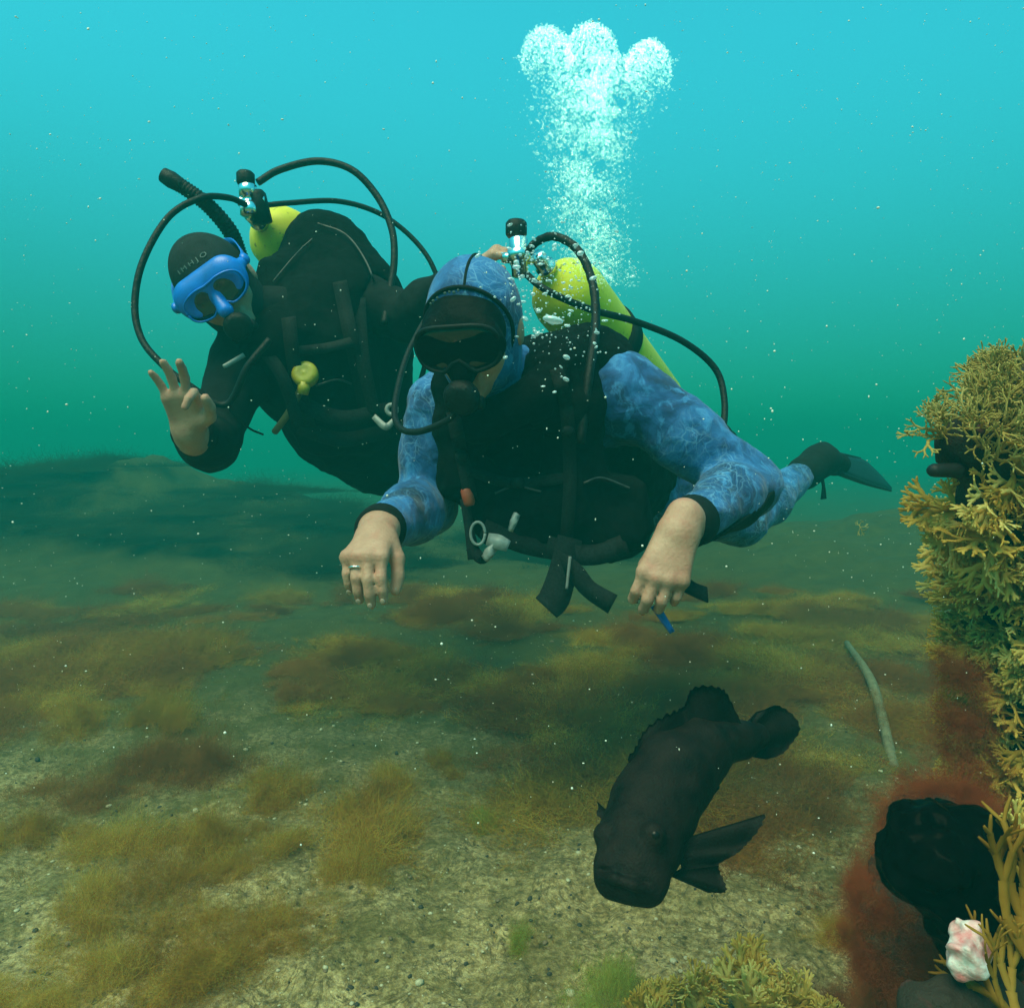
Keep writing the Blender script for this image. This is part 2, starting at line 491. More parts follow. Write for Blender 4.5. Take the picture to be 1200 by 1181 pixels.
def hand(F, wrist, fwd, back, thumb, sc=1.0, curl=((20, 25, 20),) * 4, spread=8, thumb_pts=None, tip=None, k=0.008):
    """a hand melted into the field. fwd: wrist to knuckles, back: out of the back of the hand, thumb: towards the thumb side.
    curl: three bends per finger from index to little, in degrees"""
    fwd = nrm(fwd); back = np.asarray(back, float); back = nrm(back - fwd * (back @ fwd))
    th = np.cross(fwd, back); th = th if th @ np.asarray(thumb) > 0 else -th
    pl = 0.088 * sc
    off = [0.031, 0.011, -0.010, -0.029]; ln = [0.074, 0.082, 0.076, 0.060]; kb = [0.0, 0.004, 0.0, -0.008]
    rad = [0.0098, 0.0100, 0.0095, 0.0084]
    joints = []
    F.cap(wrist - fwd * 0.03 * sc, wrist + fwd * 0.012 * sc, 0.030 * sc, 0.028 * sc, k=0.02, flat=back, sq=0.78)
    for i in range(4):
        K = wrist + fwd * (pl + kb[i] * sc) + th * off[i] * sc + back * 0.004 * sc * (1 if i in (1, 2) else 0)
        F.cap(wrist + th * off[i] * 0.55 * sc + fwd * 0.01 * sc, K, 0.0165 * sc, 0.0125 * sc, k=0.014 * sc)
        F.cap(K + back * 0.002 * sc, K + back * 0.002 * sc + fwd * 0.001, 0.0118 * sc, k=0.006 * sc)
        ang = 0; d = fwd * math.cos(R(spread * (1.2 - i))) + th * math.sin(R(spread * (1.2 - i) * 0.8)); d = nrm(d)
        p = K; js = [K]
        for s_, (fr, cu) in enumerate(zip((0.45, 0.30, 0.25), curl[i])):
            ang += R(cu)
            dd = nrm(d * math.cos(ang) - back * math.sin(ang))
            q = p + dd * ln[i] * fr * sc
            r = rad[i] * sc * (1.0, 0.94, 0.85)[s_]
            F.cap(p, q, r * 1.03, r * 0.93, k=0.004 if s_ == 0 else 0.003)
            p = q; js.append(q)
        joints.append(js)
    # thumb: leaves the side of the palm near its base
    if thumb_pts is None:
        b0 = wrist + fwd * 0.016 * sc + th * 0.020 * sc - back * 0.004 * sc
        b1 = b0 + nrm(fwd * 0.62 + th * 0.72 - back * 0.28) * 0.043 * sc
        b2 = b1 + nrm(fwd * 0.88 + th * 0.30 - back * 0.35) * 0.034 * sc
        b3 = b2 + nrm(fwd * 0.95 + th * 0.02 - back * 0.35) * 0.026 * sc
        thumb_pts = (b0, b1, b2, b3)
    b0, b1, b2, b3 = thumb_pts
    F.cap(b0, b1, 0.0175 * sc, 0.0135 * sc, k=0.014 * sc)
    F.cap(b1, b2, 0.0122 * sc, 0.0112 * sc, k=0.005)
    F.cap(b2, b3, 0.0114 * sc, 0.0096 * sc, k=0.003)
    joints.append([b0, b1, b2, b3])
    return joints, th
def snapper(v):
    """finds the point of a skin that the photograph shows at a pixel, and its neighbourhood, so that straps can lie on it"""
    rel = np.asarray(v, float) - V(0, 0, CAM_Z)
    dep = rel[:, 1] * math.cos(PITCH) - rel[:, 2] * math.sin(PITCH); up = rel[:, 1] * math.sin(PITCH) + rel[:, 2] * math.cos(PITCH)
    qx = CX + FPX * rel[:, 0] / dep; qy = CY - FPX * up / dep
    def at(px, py, out=0.004):
        d2 = (qx - px) ** 2 + (qy - py) ** 2
        near = np.where(d2 < 60)[0]
        if not len(near): near = np.argsort(d2)[:3]
        return PP(px, py, dep[near].min() - out)
    return at
def nail(p, d, n, w_=0.0044, l=0.0052):
    """a finger nail: a small domed plate at p, pointing along d, facing n"""
    d = nrm(d); n = nrm(np.asarray(n) - d * (np.asarray(n) @ d)); s_ = np.cross(d, n)
    return ball(p, (w_, l, 0.0012), np.stack([s_, d, n]), 10, 6)
def frame3(fwd, up):
    """rows: right, forward, up"""
    f = nrm(fwd); u = np.asarray(up, float); u = nrm(u - f * (u @ f))
    return np.stack([np.cross(f, u), f, u])

# ================================================================ MATERIALS OF THE DIVERS
def mat_skin():
    k = NM('skin'); c = k.coord()
    n = k.noise(c, 22, 5); f = k.noise(c, 160, 4, 0.6)
    col = k.ramp(n, (0.3, (0.37, 0.185, 0.120)), (0.7, (0.52, 0.300, 0.205)))
    col = k.mix(k.rng(k.noise(c, 48, 3), 0.52, 0.70, 0, 0.5), col, (0.46, 0.17, 0.12))
    col = k.mix(k.rng(f, 0.52, 0.72, 0, 0.45), col, (0.34, 0.16, 0.11))
    v = k.vor(c, 120, 'DISTANCE_TO_EDGE')
    return k.done(k.bsdf(col, 0.55, 0, k.bump(k.math('ADD', f, k.math('MULTIPLY', v, 1.2)), 0.30, 0.002, k.bump(k.noise(c, 60, 4, .6), .12, .003)), 0.35,
                         Subsurface_Weight=0.12, Subsurface_Scale=0.02))
def mat_camo():
    k = NM('blue_camouflage_neoprene'); c = k.coord()
    wob = k.n('TexNoise', i_Vector=c, i_Scale=9.0, i_Detail=3.0).outputs[1]
    cw = k.mix(0.12, c, wob)
    big = k.noise(cw, 10, 5, 0.62, 0.7); mid = k.noise(cw, 27, 5, 0.65, 0.5)
    col = k.ramp(big, (0.34, (0.003, 0.022, 0.072)), (0.47, (0.009, 0.065, 0.205)), (0.60, (0.022, 0.135, 0.365)))
    col = k.mix(k.rng(mid, 0.54, 0.64, 0, 0.7), col, (0.050, 0.225, 0.500))
    e1 = k.vor(cw, 34, 'DISTANCE_TO_EDGE'); e2 = k.vor(k.mix(0.2, c, wob), 62, 'DISTANCE_TO_EDGE')
    vein = k.math('MAXIMUM', k.rng(e1, 0.0, 0.045, 1, 0), k.math('MULTIPLY', k.rng(e2, 0.0, 0.05, 1, 0), 0.7))
    vein = k.math('MULTIPLY', vein, k.rng(k.noise(c, 6.5, 3), 0.42, 0.62))
    col = k.mix(k.math('MULTIPLY', vein, 0.32), col, (0.30, 0.62, 0.88))
    fine = k.noise(c, 210, 3)
    fold = k.noise(k.coord('Object', (1, 1, 1)), 13, 3, 0.5, 1.2)
    return k.done(k.bsdf(col, 0.75, 0, k.bump(fine, 0.22, 0.002, k.bump(fold, 0.35, 0.02)), 0.25, Sheen_Weight=0.15))
def mat_black(name, a, b, rough=0.8, sc=30, spec=0.25):
    k = NM(name); c = k.coord()
    n = k.noise(c, sc, 5, 0.6); f = k.noise(c, sc * 9, 3)
    return k.done(k.bsdf(k.ramp(n, (0.3, a), (0.72, b)), rough, 0, k.bump(f, 0.3, 0.002, k.bump(n, 0.3, 0.012)), spec))
SKIN = mat_skin(); CAMO = mat_camo()
NEO = mat_black('black_neoprene', (0.0035, 0.0040, 0.0045), (0.010, 0.012, 0.013), 0.85, spec=0.12)
CORD = mat_black('black_cordura', (0.0012, 0.0020, 0.0024), (0.0050, 0.0068, 0.0075), 0.9, 55, spec=0.06)
RUBBER = mat_black('black_rubber', (0.0022, 0.003, 0.0034), (0.007, 0.0085, 0.009), 0.5, 70, spec=0.18)
WEB = mat_black('black_webbing', (0.005, 0.007, 0.0078), (0.016, 0.020, 0.021), 0.8, 200, spec=0.08)
MASKR = mat_black('black_mask_rubber', (0.0008, 0.0014, 0.0017), (0.0024, 0.0034, 0.0038), 0.6, 60, spec=0.06)
TRIM = mat_black('worn_black_webbing', (0.005, 0.0065, 0.007), (0.014, 0.0165, 0.017), 0.75, 240, spec=0.12)
ZIP = plain('dull_grey_trim', (0.018, 0.021, 0.021), 0.5, 0, .3, 300)
def mat_paint():
    k = NM('yellow_tank_paint'); c = k.coord()
    n = k.noise(c, 9, 4); s_ = k.noise(c, 55, 4, 0.7)
    col = k.ramp(n, (0.3, (0.62, 0.56, 0.012)), (0.7, (0.76, 0.68, 0.025)))
    col = k.mix(k.rng(s_, 0.61, 0.69, 0, 0.85), col, (0.05, 0.05, 0.015))
    return k.done(k.bsdf(col, 0.45, 0, k.bump(s_, 0.08, 0.003), 0.35))
YELLOW = mat_paint()
CHROME = plain('chrome', (0.75, 0.77, 0.78), 0.16, 1.0, 0.1, 30, 0.05)
STEEL = plain('grey_plastic', (0.22, 0.25, 0.24), 0.45, 0.0, 0.2, 60, 0.1)
BLUEP = plain('blue_silicone', (0.007, 0.150, 0.620), 0.38, 0.0, 0.22, 25, 0.1)
BLUED = plain('blue_plastic', (0.015, 0.11, 0.42), 0.4, 0.0, 0.15, 25, 0.1)
GLASS = plain('dark_mask_glass', (0.006, 0.008, 0.009), 0.06, 0.0, 0.1, 10, 0.0, 0.7)
OCTO = plain('yellow_plastic', (0.36, 0.30, 0.012), 0.45, 0.0, 0.2, 60, 0.1)
YHOSE = plain('yellowish_hose', (0.10, 0.095, 0.035), 0.5, 0.0, 0.2, 60, 0.1)
ORANGE = plain('orange_plastic', (0.42, 0.06, 0.015), 0.5, 0.0, 0.2, 60, 0.1)
PRINT = plain('pale_print', (0.09, 0.13, 0.13), 0.6, 0.0, 0.1, 60, 0.0)
NAIL = plain('finger_nail', (0.46, 0.31, 0.24), 0.4, 0.0, 0.08, 90, 0.05)
SILVER = plain('silver', (0.85, 0.85, 0.84), 0.2, 1.0, 0.05, 60, 0.0)
GILL = plain('fluid_grey', (0.16, 0.17, 0.16), 0.5)

def letters(text, size):
    cu = bpy.data.curves.new('t', 'FONT'); cu.body = text; cu.size = size; cu.align_x = 'CENTER'; cu.extrude = 0.0004
    o = bpy.data.objects.new('t', cu); C.objects.link(o)
    bpy.context.view_layer.update()
    me = bpy.data.meshes.new_from_object(o.evaluated_get(bpy.context.evaluated_depsgraph_get()))
    v = np.array([q.co[:] for q in me.vertices]); f = [tuple(p.vertices) for p in me.polygons]
    bpy.data.objects.remove(o); bpy.data.curves.remove(cu); bpy.data.meshes.remove(me)
    return v, f

def head(F, c, M, s=1.0):
    r, f, u = M
    F.ell(c + u * 0.022 * s - f * 0.008 * s, V(0.077, 0.097, 0.094) * s, M, 0.02)
    F.ell(c + f * 0.028 * s - u * 0.058 * s, V(0.057, 0.066, 0.060) * s, M, 0.03)
    F.cap(c + f * 0.078 * s - u * 0.102 * s, c + f * 0.080 * s - u * 0.100 * s, 0.017 * s, k=0.03)          # chin
    F.cap(c + f * 0.088 * s + u * 0.012 * s, c + f * 0.112 * s - u * 0.030 * s, 0.010 * s, 0.014 * s, 0.014)   # nose
    for q in (-1, 1):
        F.ell(c + f * 0.104 * s - u * 0.034 * s + r * q * 0.013 * s, V(0.009, 0.010, 0.008) * s, M, 0.006)
        F.ell(c + f * 0.066 * s - u * 0.030 * s + r * q * 0.042 * s, V(0.022, 0.022, 0.026) * s, M, 0.025)     # cheek
        F.ell(c + f * 0.094 * s + u * 0.004 * s + r * q * 0.033 * s, V(0.017, 0.012, 0.011) * s, M, 0.012, 'sub')
        F.ell(c + f * 0.080 * s + u * 0.004 * s + r * q * 0.033 * s, V(0.013, 0.0125, 0.012) * s, M, 0.003)     # eyelids
        F.ell(c + r * q * 0.080 * s - u * 0.012 * s - f * 0.005 * s, V(0.010, 0.020, 0.031) * s, M, 0.008)      # ears
    F.cap(c + f * 0.082 * s + u * 0.030 * s - r * 0.040 * s, c + f * 0.082 * s + u * 0.030 * s + r * 0.040 * s, 0.010 * s, k=0.02)
    F.cap(c + f * 0.090 * s - u * 0.064 * s - r * 0.018 * s, c + f * 0.090 * s - u * 0.064 * s + r * 0.018 * s, 0.0075 * s, k=0.006)
    F.cap(c + f * 0.088 * s - u * 0.077 * s - r * 0.015 * s, c + f * 0.088 * s - u * 0.077 * s + r * 0.015 * s, 0.0085 * s, k=0.006)

def tank(name_label, A, ax, L, rad, group):
    """a cylinder with domed ends; the valve end at A"""
    t = obj('scuba_tank', None, label=name_label, cat='scuba tank', group=group); t.empty_display_size = 0.1
    t.location = A
    A = V(0, 0, 0)
    prof = [(0.0, 0.0), (0.0, 0.018), (0.01, 0.022), (0.025, 0.045), (0.045, 0.068), (0.07, rad * 0.93), (0.10, rad), (0.3, rad), (L - 0.05, rad), (L - 0.02, rad * 0.9), (L, rad * 0.62), (L + 0.005, 0.0)]
    obj('cylinder', mesh('cylinder', *lathe(A, ax, prof, 40), YELLOW), t)
    for z in (0.27,):
        obj('cam_band', mesh('cam_band', *lathe(A + nrm(ax) * z, ax, [(0, rad), (0.0, rad + 0.006), (0.055, rad + 0.006), (0.055, rad)], 40), WEB), t)
    v = lathe(A - nrm(ax) * 0.052, ax, [(0, 0), (0, 0.017), (0.02, 0.019), (0.034, 0.019), (0.036, 0.024), (0.055, 0.024), (0.055, 0)], 20)
    obj('valve', mesh('valve', *v, CHROME), t)
    return t

def bcd_finish(F): return mesh('vest', *F.skin(), CORD)

# ================================================================ FRONT DIVER, BLUE SUIT
def front_diver():
    N, hc = PP(603, 448, 1.52), PP(557, 383, 1.36)
    M = frame3(V(-.21, -.85, -.47), V(-.10, -.3, 1)); r, f, u = M
    sR, sL = PP(520, 478, 1.53), PP(733, 458, 1.53)
    ch, be, pe = PP(632, 500, 1.64), PP(690, 556, 1.82), PP(745, 556, 2.0)
    eL, wL = PP(876, 568, 1.50), PP(806, 614, 1.26)
    eR, wR = PP(500, 592, 1.57), PP(445, 620, 1.27)
    hipL, hipR = PP(775, 580, 1.98), PP(715, 560, 2.05)
    kL, aL = PP(868, 612, 2.20), PP(940, 556, 2.50)
    kR, aR = PP(765, 590, 2.42), PP(812, 512, 2.72)
    bdir = nrm(pe - N); ldir = nrm(sL - sR); front = nrm(np.cross(ldir, bdir)); front = front if front @ V(0, -1, -.4) > 0 else -front
    def trunk(F, e=0.0, k=0.05):
        F.cap(N, ch, 0.06 + e, 0.10 + e, k)
        F.cap(sR + (ch - sR) * 0.25, sL + (ch - sL) * 0.25, 0.088 + e, 0.088 + e, k)
        F.cap(ch, be, 0.158 + e, 0.140 + e, k, flat=front, sq=0.80)
        F.cap(be, pe, 0.140 + e, 0.150 + e, k, flat=front, sq=0.82)
    def limbs(F, e=0.0, k=0.03, sleeve=True):
        for s_, el, wr in ((sL, eL, wL), (sR, eR, wR)):
            F.cap(s_, s_ + (el - s_) * 0.5, 0.076 + e, 0.068 + e, 0.05)
            F.cap(s_ + (el - s_) * 0.5, el, 0.067 + e, 0.057 + e, k)
            m = el + (wr - el) * 0.35
            F.cap(el, m, 0.057 + e, 0.055 + e, k)
            F.cap(m, wr, 0.055 + e, 0.036 + e * 1.0, k)
        for h_, kn, an in ((hipL, kL, aL), (hipR, kR, aR)):
            F.cap(h_, kn, 0.098 + e, 0.066 + e, 0.05)
            m = kn + (an - kn) * 0.4
            F.cap(kn, m, 0.064 + e, 0.066 + e, 0.03)
            F.cap(m, an, 0.066 + e, 0.044 + e, 0.03)
    # the body: one continuous skin
    F = Field((-.40, .98, .25), (1.30, 2.95, 1.20), 0.0046)
    trunk(F, -0.006); limbs(F, -0.007)
    F.cap(N, hc - u * 0.06, 0.058, 0.056, 0.03)
    head(F, hc, M)
    for an, tgt in ((aL, PP(968, 540, 2.60)), (aR, PP(838, 512, 2.83))):
        F.cap(an, tgt, 0.040, 0.034, 0.02)
        F.cap(tgt, tgt + (tgt - an) * 0.3, 0.036, 0.022, 0.02)
    WL = PP(796, 622, 1.215)
    fl = PP(772, 692, 1.175) - WL; fl_ = nrm(fl); bl = V(-.10, -1, .30); thl = V(-1, 0, -.25)
    q0 = WL + fl_ * .025 + thl * .018 + V(0, .012, 0)
    jl, tl = hand(F, WL, fl, bl, thl, 1.02, curl=((26, 46, 34), (22, 44, 34), (24, 46, 34), (28, 52, 34)), spread=2.2,
                  thumb_pts=(q0, q0 + fl_ * .040 + V(-.012, .012, 0), q0 + fl_ * .068 + V(.000, .024, 0), q0 + fl_ * .086 + V(.014, .026, 0)))
    WR = PP(441, 628, 1.215)
    fr_ = PP(427, 652, 1.145) - WR; fn_ = nrm(fr_); q1 = WR + fn_ * .02 + V(.026, 0, -.004)
    jr, tr = hand(F, WR, fr_, V(-.12, -.55, .82), V(1, 0, 0), 0.95,
                  curl=((46, 26, 18), (48, 26, 18), (50, 28, 20), (52, 32, 22)), spread=1.5,
                  thumb_pts=(q1, q1 + V(.016, -.020, -.022), q1 + V(.019, -.032, -.048), q1 + V(.016, -.040, -.070)))
    F.cap(wL, WL, 0.036, 0.031, 0.015); F.cap(wR, WR, 0.036, 0.030, 0.015)
    me = mesh('person', *F.skin(), SKIN)
    t = obj('person', me, label='scuba diver in blue camouflage wetsuit and black mask with both hands hanging low', cat='person', group='scuba divers')
    # ring and nails
    d = nrm(jr[2][1] - jr[2][0]); c0 = jr[2][0] + (jr[2][1] - jr[2][0]) * 0.55
    ring_c = [c0 + 0.0108 * (math.cos(a) * nrm(np.cross(d, V(0, 0, 1))) + math.sin(a) * np.cross(d, nrm(np.cross(d, V(0, 0, 1))))) for a in np.linspace(0, 2 * np.pi, 15)]
    obj('ring', mesh('ring', *tube(ring_c, 0.0018, 40, 8), SILVER), t)
    for J, bk in ((jl, V(-.12, -1, .3)), (jr, V(-.15, -.75, .66))):
        for q in range(5):
            dd = nrm(J[q][3] - J[q][2]); n_ = bk - dd * (bk @ dd)
            if np.linalg.norm(n_) < 0.2: continue
            n_ = nrm(n_)
            obj('finger_nail', mesh('finger_nail', *nail(J[q][3] + n_ * 0.0074 - dd * 0.003, dd, n_), NAIL), t)
    # the suit
    F = Field((-.30, 1.15, .30), (1.15, 2.62, 1.16), 0.0062)
    trunk(F, 0.004); limbs(F, 0.003)
    for el, wr in ((eL, wL), (eR, wR)):
        F.cut
    F.cap(N, hc - u * 0.08, 0.068, 0.066, 0.04)
    F.wrinkle(0.0045, 0.045, 11, (1, 1, 1.6)); F.wrinkle(0.002, 0.018, 12)
    wv, wf = F.skin()
    ws = obj('wetsuit', mesh('wetsuit', wv, wf, CAMO), t)
    # dark seams, cuffs and under-arm panels
    def cuff(a, b, r1, r2, name='cuff', mat=NEO, L=0.05):
        dd = nrm(b - a)
        obj(name, mesh(name, *lathe(b - dd * L, dd, [(0, r1 - 0.004), (0.002, r1), (L * 0.5, (r1 + r2) / 2 + 0.001), (L - 0.002, r2), (L, r2 - 0.003), (L, r2 - 0.010)], 26), mat), ws)
    cuff(eL, wL + nrm(wL - eL) * 0.022, 0.0455, 0.041, L=0.056); cuff(eR, wR + nrm(wR - eR) * 0.02, 0.0445, 0.040, L=0.036)
    F = Field(PP(905, 640, 1.6) - .35, PP(905, 640, 1.5) + .30, 0.005)            # black panel under the left forearm
    F.cap(eL, eL + (wL - eL) * .35, 0.0645, 0.0630, 0.02); F.cap(eL + (wL - eL) * .35, wL, 0.0630, 0.045, 0.02)
    F.cut(eL + V(0, 0, 0.002), V(-.25, -.25, 1)); F.cut(eL + (eL - wL) * 0.12, eL - wL)
    obj('forearm_panel', mesh('forearm_panel', *F.skin(), NEO), ws)
    def seam_ring(c, axis, rad, a0, a1, ref, thick=0.0035):
        x = nrm(np.cross(axis, ref)); y = nrm(np.cross(x, axis)); 
        pts = [c + rad * (math.cos(a) * x + math.sin(a) * y) for a in np.linspace(a0, a1, 40)]
        pts = np.array([wv[np.argmin(((wv - p_) ** 2).sum(1))] for p_ in pts], float)
        for _ in range(6): pts[1:-1] = (pts[:-2] + pts[1:-1] + pts[2:]) / 3
        pts = pts + (pts - c) / np.linalg.norm(pts - c, axis=1)[:, None] * 0.0015
        pts = pts[::3]
        return tube(pts, thick, 40, 6)
    ax = eL - sL
    # hood
    F = Field(hc - .19, hc + .19, 0.0045)
    F.ell(hc + u * 0.022 - f * 0.008, V(0.088, 0.106, 0.105), M, 0.02)
    F.ell(hc + f * 0.012 - u * 0.055, V(0.071, 0.075, 0.074), M, 0.03)
    F.cap(hc - u * 0.05 - f * 0.02, hc - u * 0.14 - f * 0.03, 0.070, 0.074, 0.03)
    oc = hc + f * 0.118 - u * 0.012
    F.ell(oc, V(0.081, 0.085, 0.100), M, 0.01, 'sub')
    F.ell(hc + u * 0.020 - f * 0.006, V(0.0785, 0.0985, 0.0955), M, 0.004, 'sub')
    F.wrinkle(0.002, 0.05, 5)
    hd = obj('hood', mesh('hood', *F.skin(), CAMO), t)
    S3 = V(0.088, 0.106, 0.105); hcc = hc + u * 0.022 - f * 0.008
    def on_hood(x, z, out=1.0):
        """a point of the hood's front, x to the wearer's right and z up from the middle"""
        y = math.sqrt(max(1e-4, 1 - (x / S3[0]) ** 2 - (z / S3[2]) ** 2))
        n_ = nrm(r * x / S3[0] ** 2 + f * y * S3[1] / S3[1] ** 2 + u * z / S3[2] ** 2)
        return hcc + r * x + f * y * S3[1] + u * z + n_ * out * 0.001, n_
    arc = [on_hood(0.079 * math.cos(a), -0.012 + 0.083 * math.sin(a), 2)[0] for a in np.linspace(R(-30), R(210), 19)]
    obj('hood_trim', mesh('hood_trim', *tube(arc, 0.0038, 60, 8), NEO), hd)
    sm = [hcc + (u * math.cos(a) + f * math.sin(a)) * V(0.1055) * 1.0 - r * 0.018 + V(0, 0, 0) for a in np.linspace(-.9, .82, 14)]
    sm = []
    for a in np.linspace(-1.0, 0.80, 16):
        dv = u * math.cos(a) * S3[2] + f * math.sin(a) * S3[1]
        sm.append(hcc + dv * 0.985 - r * 0.014)
    obj('seam', mesh('seam', *tube(sm, 0.0028, 50, 6), NEO), hd)
    # face seal, mask
    mk = obj('diving_mask', None, t)
    F = Field(hc - .2, hc + .2, 0.004)
    F.ell(hc + f * 0.070 + u * 0.018, V(0.077, 0.045, 0.066), M, 0.01)
    F.cap(hc + f * 0.110 - r * 0.040 + u * 0.002, hc + f * 0.110 + r * 0.040 + u * 0.002, 0.043, k=0.02, flat=f, sq=0.45)
    F.cap(hc + f * 0.108 - u * 0.02, hc + f * 0.122 - u * 0.046, 0.020, 0.021, 0.02)
    F.wrinkle(0.0015, 0.03, 3)
    obj('skirt', mesh('skirt', *F.skin(), MASKR), mk)
    lc = hc + f * 0.1315 + u * 0.004
    out = []
    for a in np.linspace(0, 2 * np.pi, 36, endpoint=False):
        x = 0.074 * np.sign(math.cos(a)) * abs(math.cos(a)) ** 0.6; z = 0.041 * np.sign(math.sin(a)) * abs(math.sin(a)) ** 0.7
        if z < 0: z *= 1.0 - 0.55 * math.exp(-(x / 0.016) ** 2)
        out.append(lc + r * x + u * z - f * 0.014 * (x / 0.074) ** 2)
    obj('lens', slab_mesh('lens', out, 0.004, f, GLASS, 0.002), mk)
    obj('frame', mesh('frame', *tube(out + out[:1], 0.0042, 80, 8), RUBBER), mk)
    v_, f_ = [], []
    pr = [ball(on_hood(x, 0.0585 + z, 4)[0] + f * 0.004, (0.0024 + 0.0006 * (k_ % 2), 0.001, 0.0028), M, 8, 5) for k_, (x, z) in enumerate(((0.047, -.012), (0.041, -.007), (0.032, -.002), (0.017, .005), (0.009, .0065), (0.001, .006), (-0.006, .008)))]
    obj('lettering', mesh('lettering', *merge(pr), PRINT), hd)
    # fins
    for an, tgt, tip, lab in ((aL, PP(962, 540, 2.56), PP(1031, 557, 2.98), None), (aR, PP(838, 512, 2.83), PP(872, 520, 3.22), None)):
        fn = obj('swim_fin', None, t)
        F = Field(tgt - .24, tgt + .24, 0.006)
        dd = nrm(tip - tgt)
        F.cap(an + (tgt - an) * 0.1, tgt, 0.058, 0.056, 0.03)
        F.cap(tgt + V(0, 0, .004), tgt + dd * 0.13, 0.060, 0.052, 0.03, flat=np.cross(dd, V(1, 0, 0)), sq=.8)
        F.cap(tgt + dd * 0.02 + V(0, 0, .045), tgt + dd * 0.06 + V(0, 0, .03), 0.022, 0.02, 0.02)
        obj('boot', mesh('boot', *F.skin(), NEO), fn)
        sd = nrm(np.cross(dd, V(0.1, -.7, .6))); nn = np.cross(sd, dd); b0 = tgt + dd * 0.08
        L = np.linalg.norm(tip - b0)
        o_ = [b0 - sd * 0.05, b0 + dd * L * .4 - sd * 0.075, b0 + dd * L * .9 - sd * 0.09, b0 + dd * L - sd * 0.07, b0 + dd * L * 1.03, b0 + dd * L + sd * 0.07, b0 + dd * L * .9 + sd * 0.09, b0 + dd * L * .4 + sd * 0.075, b0 + sd * 0.05]
        obj('blade', slab_mesh('blade', o_, 0.008, nn, RUBBER, 0.004), fn)
        for q in (-1, 1):
            obj('rail', mesh('rail', *tube([b0 + sd * q * .05, b0 + dd * L * .4 + sd * q * 0.075, b0 + dd * L * .9 + sd * q * 0.09], [0.010, 0.008, 0.004], 14, 8), RUBBER), fn)
    sp = PP(962, 556, 2.5)
    obj('fin_strap', mesh('fin_strap', *strap([sp, sp + V(0.01, 0, -.04), sp + V(0.02, .02, -.085)], [0.012, 0.01, 0.02], V(1, 0, 0)), WEB), t)
    # buoyancy vest
    bv = obj('buoyancy_vest', None, t)
    F = Field((-.28, 1.20, .38), (.62, 2.25, 1.20), 0.006)
    F.cap(ch, be, 0.185, 0.172, 0.05, flat=front, sq=0.84); F.cap(be, be + (pe - be) * .5, 0.172, 0.165, 0.05, flat=front, sq=0.86)
    F.cap(PP(560, 470, 1.56), PP(690, 440, 1.58), 0.10, 0.11, 0.05)
    F.cap(PP(660, 425, 1.47), PP(672, 480, 1.43), 0.050, 0.056, 0.03); F.cap(PP(672, 470, 1.47), PP(668, 590, 1.50), 0.056, 0.075, 0.04)
    F.cap(PP(528, 455, 1.46), PP(545, 560, 1.49), 0.042, 0.055, 0.03)
    F.cap(PP(590, 592, 1.53), PP(720, 610, 1.56), 0.085, 0.085, 0.04)
    F.cap(PP(640, 425, 1.50), PP(690, 425, 1.54), 0.050, 0.055, 0.03)
    F.cap(PP(612, 445, 1.45), PP(650, 440, 1.44), 0.045, 0.05, 0.03)
    F.cap(PP(560, 505, 1.43), PP(640, 480, 1.42), 0.030, 0.040, 0.03)
    F.ell(PP(612, 600, 1.50), V(.06, .05, .07), None, 0.02, box=True, rnd=0.02)
    F.ell(PP(720, 600, 1.50), V(.06, .05, .07), None, 0.02, box=True, rnd=0.02)
    F.cap(PP(600, 470, 1.40), PP(615, 580, 1.40), 0.032, 0.030, 0.03, 'sub')
    for s_, el in ((sL, eL), (sR, eR)): F.cap(s_ + (el - s_) * 0.16, el, 0.072, 0.064, 0.01, 'sub')
    F.cap(PP(755, 470, 1.46), PP(800, 590, 1.52), .055, .06, .03, 'sub')
    F.ell(hc + u * .02, V(.100, .125, .12), M, 0.01, 'sub')
    F.cap(PP(626, 466, 1.36), PP(655, 425, 1.44), .036, .048, .02); F.cap(PP(560, 500, 1.37), PP(626, 466, 1.36), .034, .036, .02)
    F.wrinkle(0.008, 0.05, 31); F.wrinkle(0.004, 0.02, 32)
    vv, vf = F.skin(); obj('vest', mesh('vest', vv, vf, CORD), bv)
    on = snapper(vv)
    def lay(pts, w_, side, name='strap', mat=TRIM, th=0.003, n=14):
        c = spline([V(*q, 0) for q in pts], n); obj(name, mesh(name, *strap([on(q[0], q[1]) for q in c], w_, side, th, 40), mat), bv)
    lay([(652, 432), (664, 480), (668, 560), (664, 632)], .026, V(1, 0, 0)); lay([(528, 470), (538, 520), (552, 585)], .026, V(1, 0, 0))
    lay([(550, 552), (600, 566), (664, 560)], .022, V(0, .3, 1)); lay([(566, 618), (620, 640), (690, 648), (730, 636)], .036, V(0, .3, 1))
    lay([(684, 566), (705, 560), (738, 572)], .004, V(0, .3, 1), 'zip', ZIP); lay([(580, 578), (604, 570), (634, 576)], .004, V(0, .3, 1), 'zip', ZIP)
    for q in ((607, 566), (665, 505), (541, 535)):
        a = on(*q, .008); obj('buckle', mesh('buckle', *ball(a, (.014, .005, .011), None, 12, 8), RUBBER), bv)
    def st(px, w_, side=V(1, 0, 0), mat=WEB, name='strap', th=0.003):
        obj(name, mesh(name, *strap([PP(*q) for q in px], w_, side, th), mat), bv)
    st([(668, 630, 1.44), (660, 668, 1.42), (650, 700, 1.40), (640, 712, 1.39)], [.05, .055, .06, .055], V(.9, .3, .35))
    st([(650, 655, 1.43), (672, 668, 1.41), (690, 690, 1.40), (718, 708, 1.38)], [.04, .035, .035, .04], V(-.3, .2, 1))
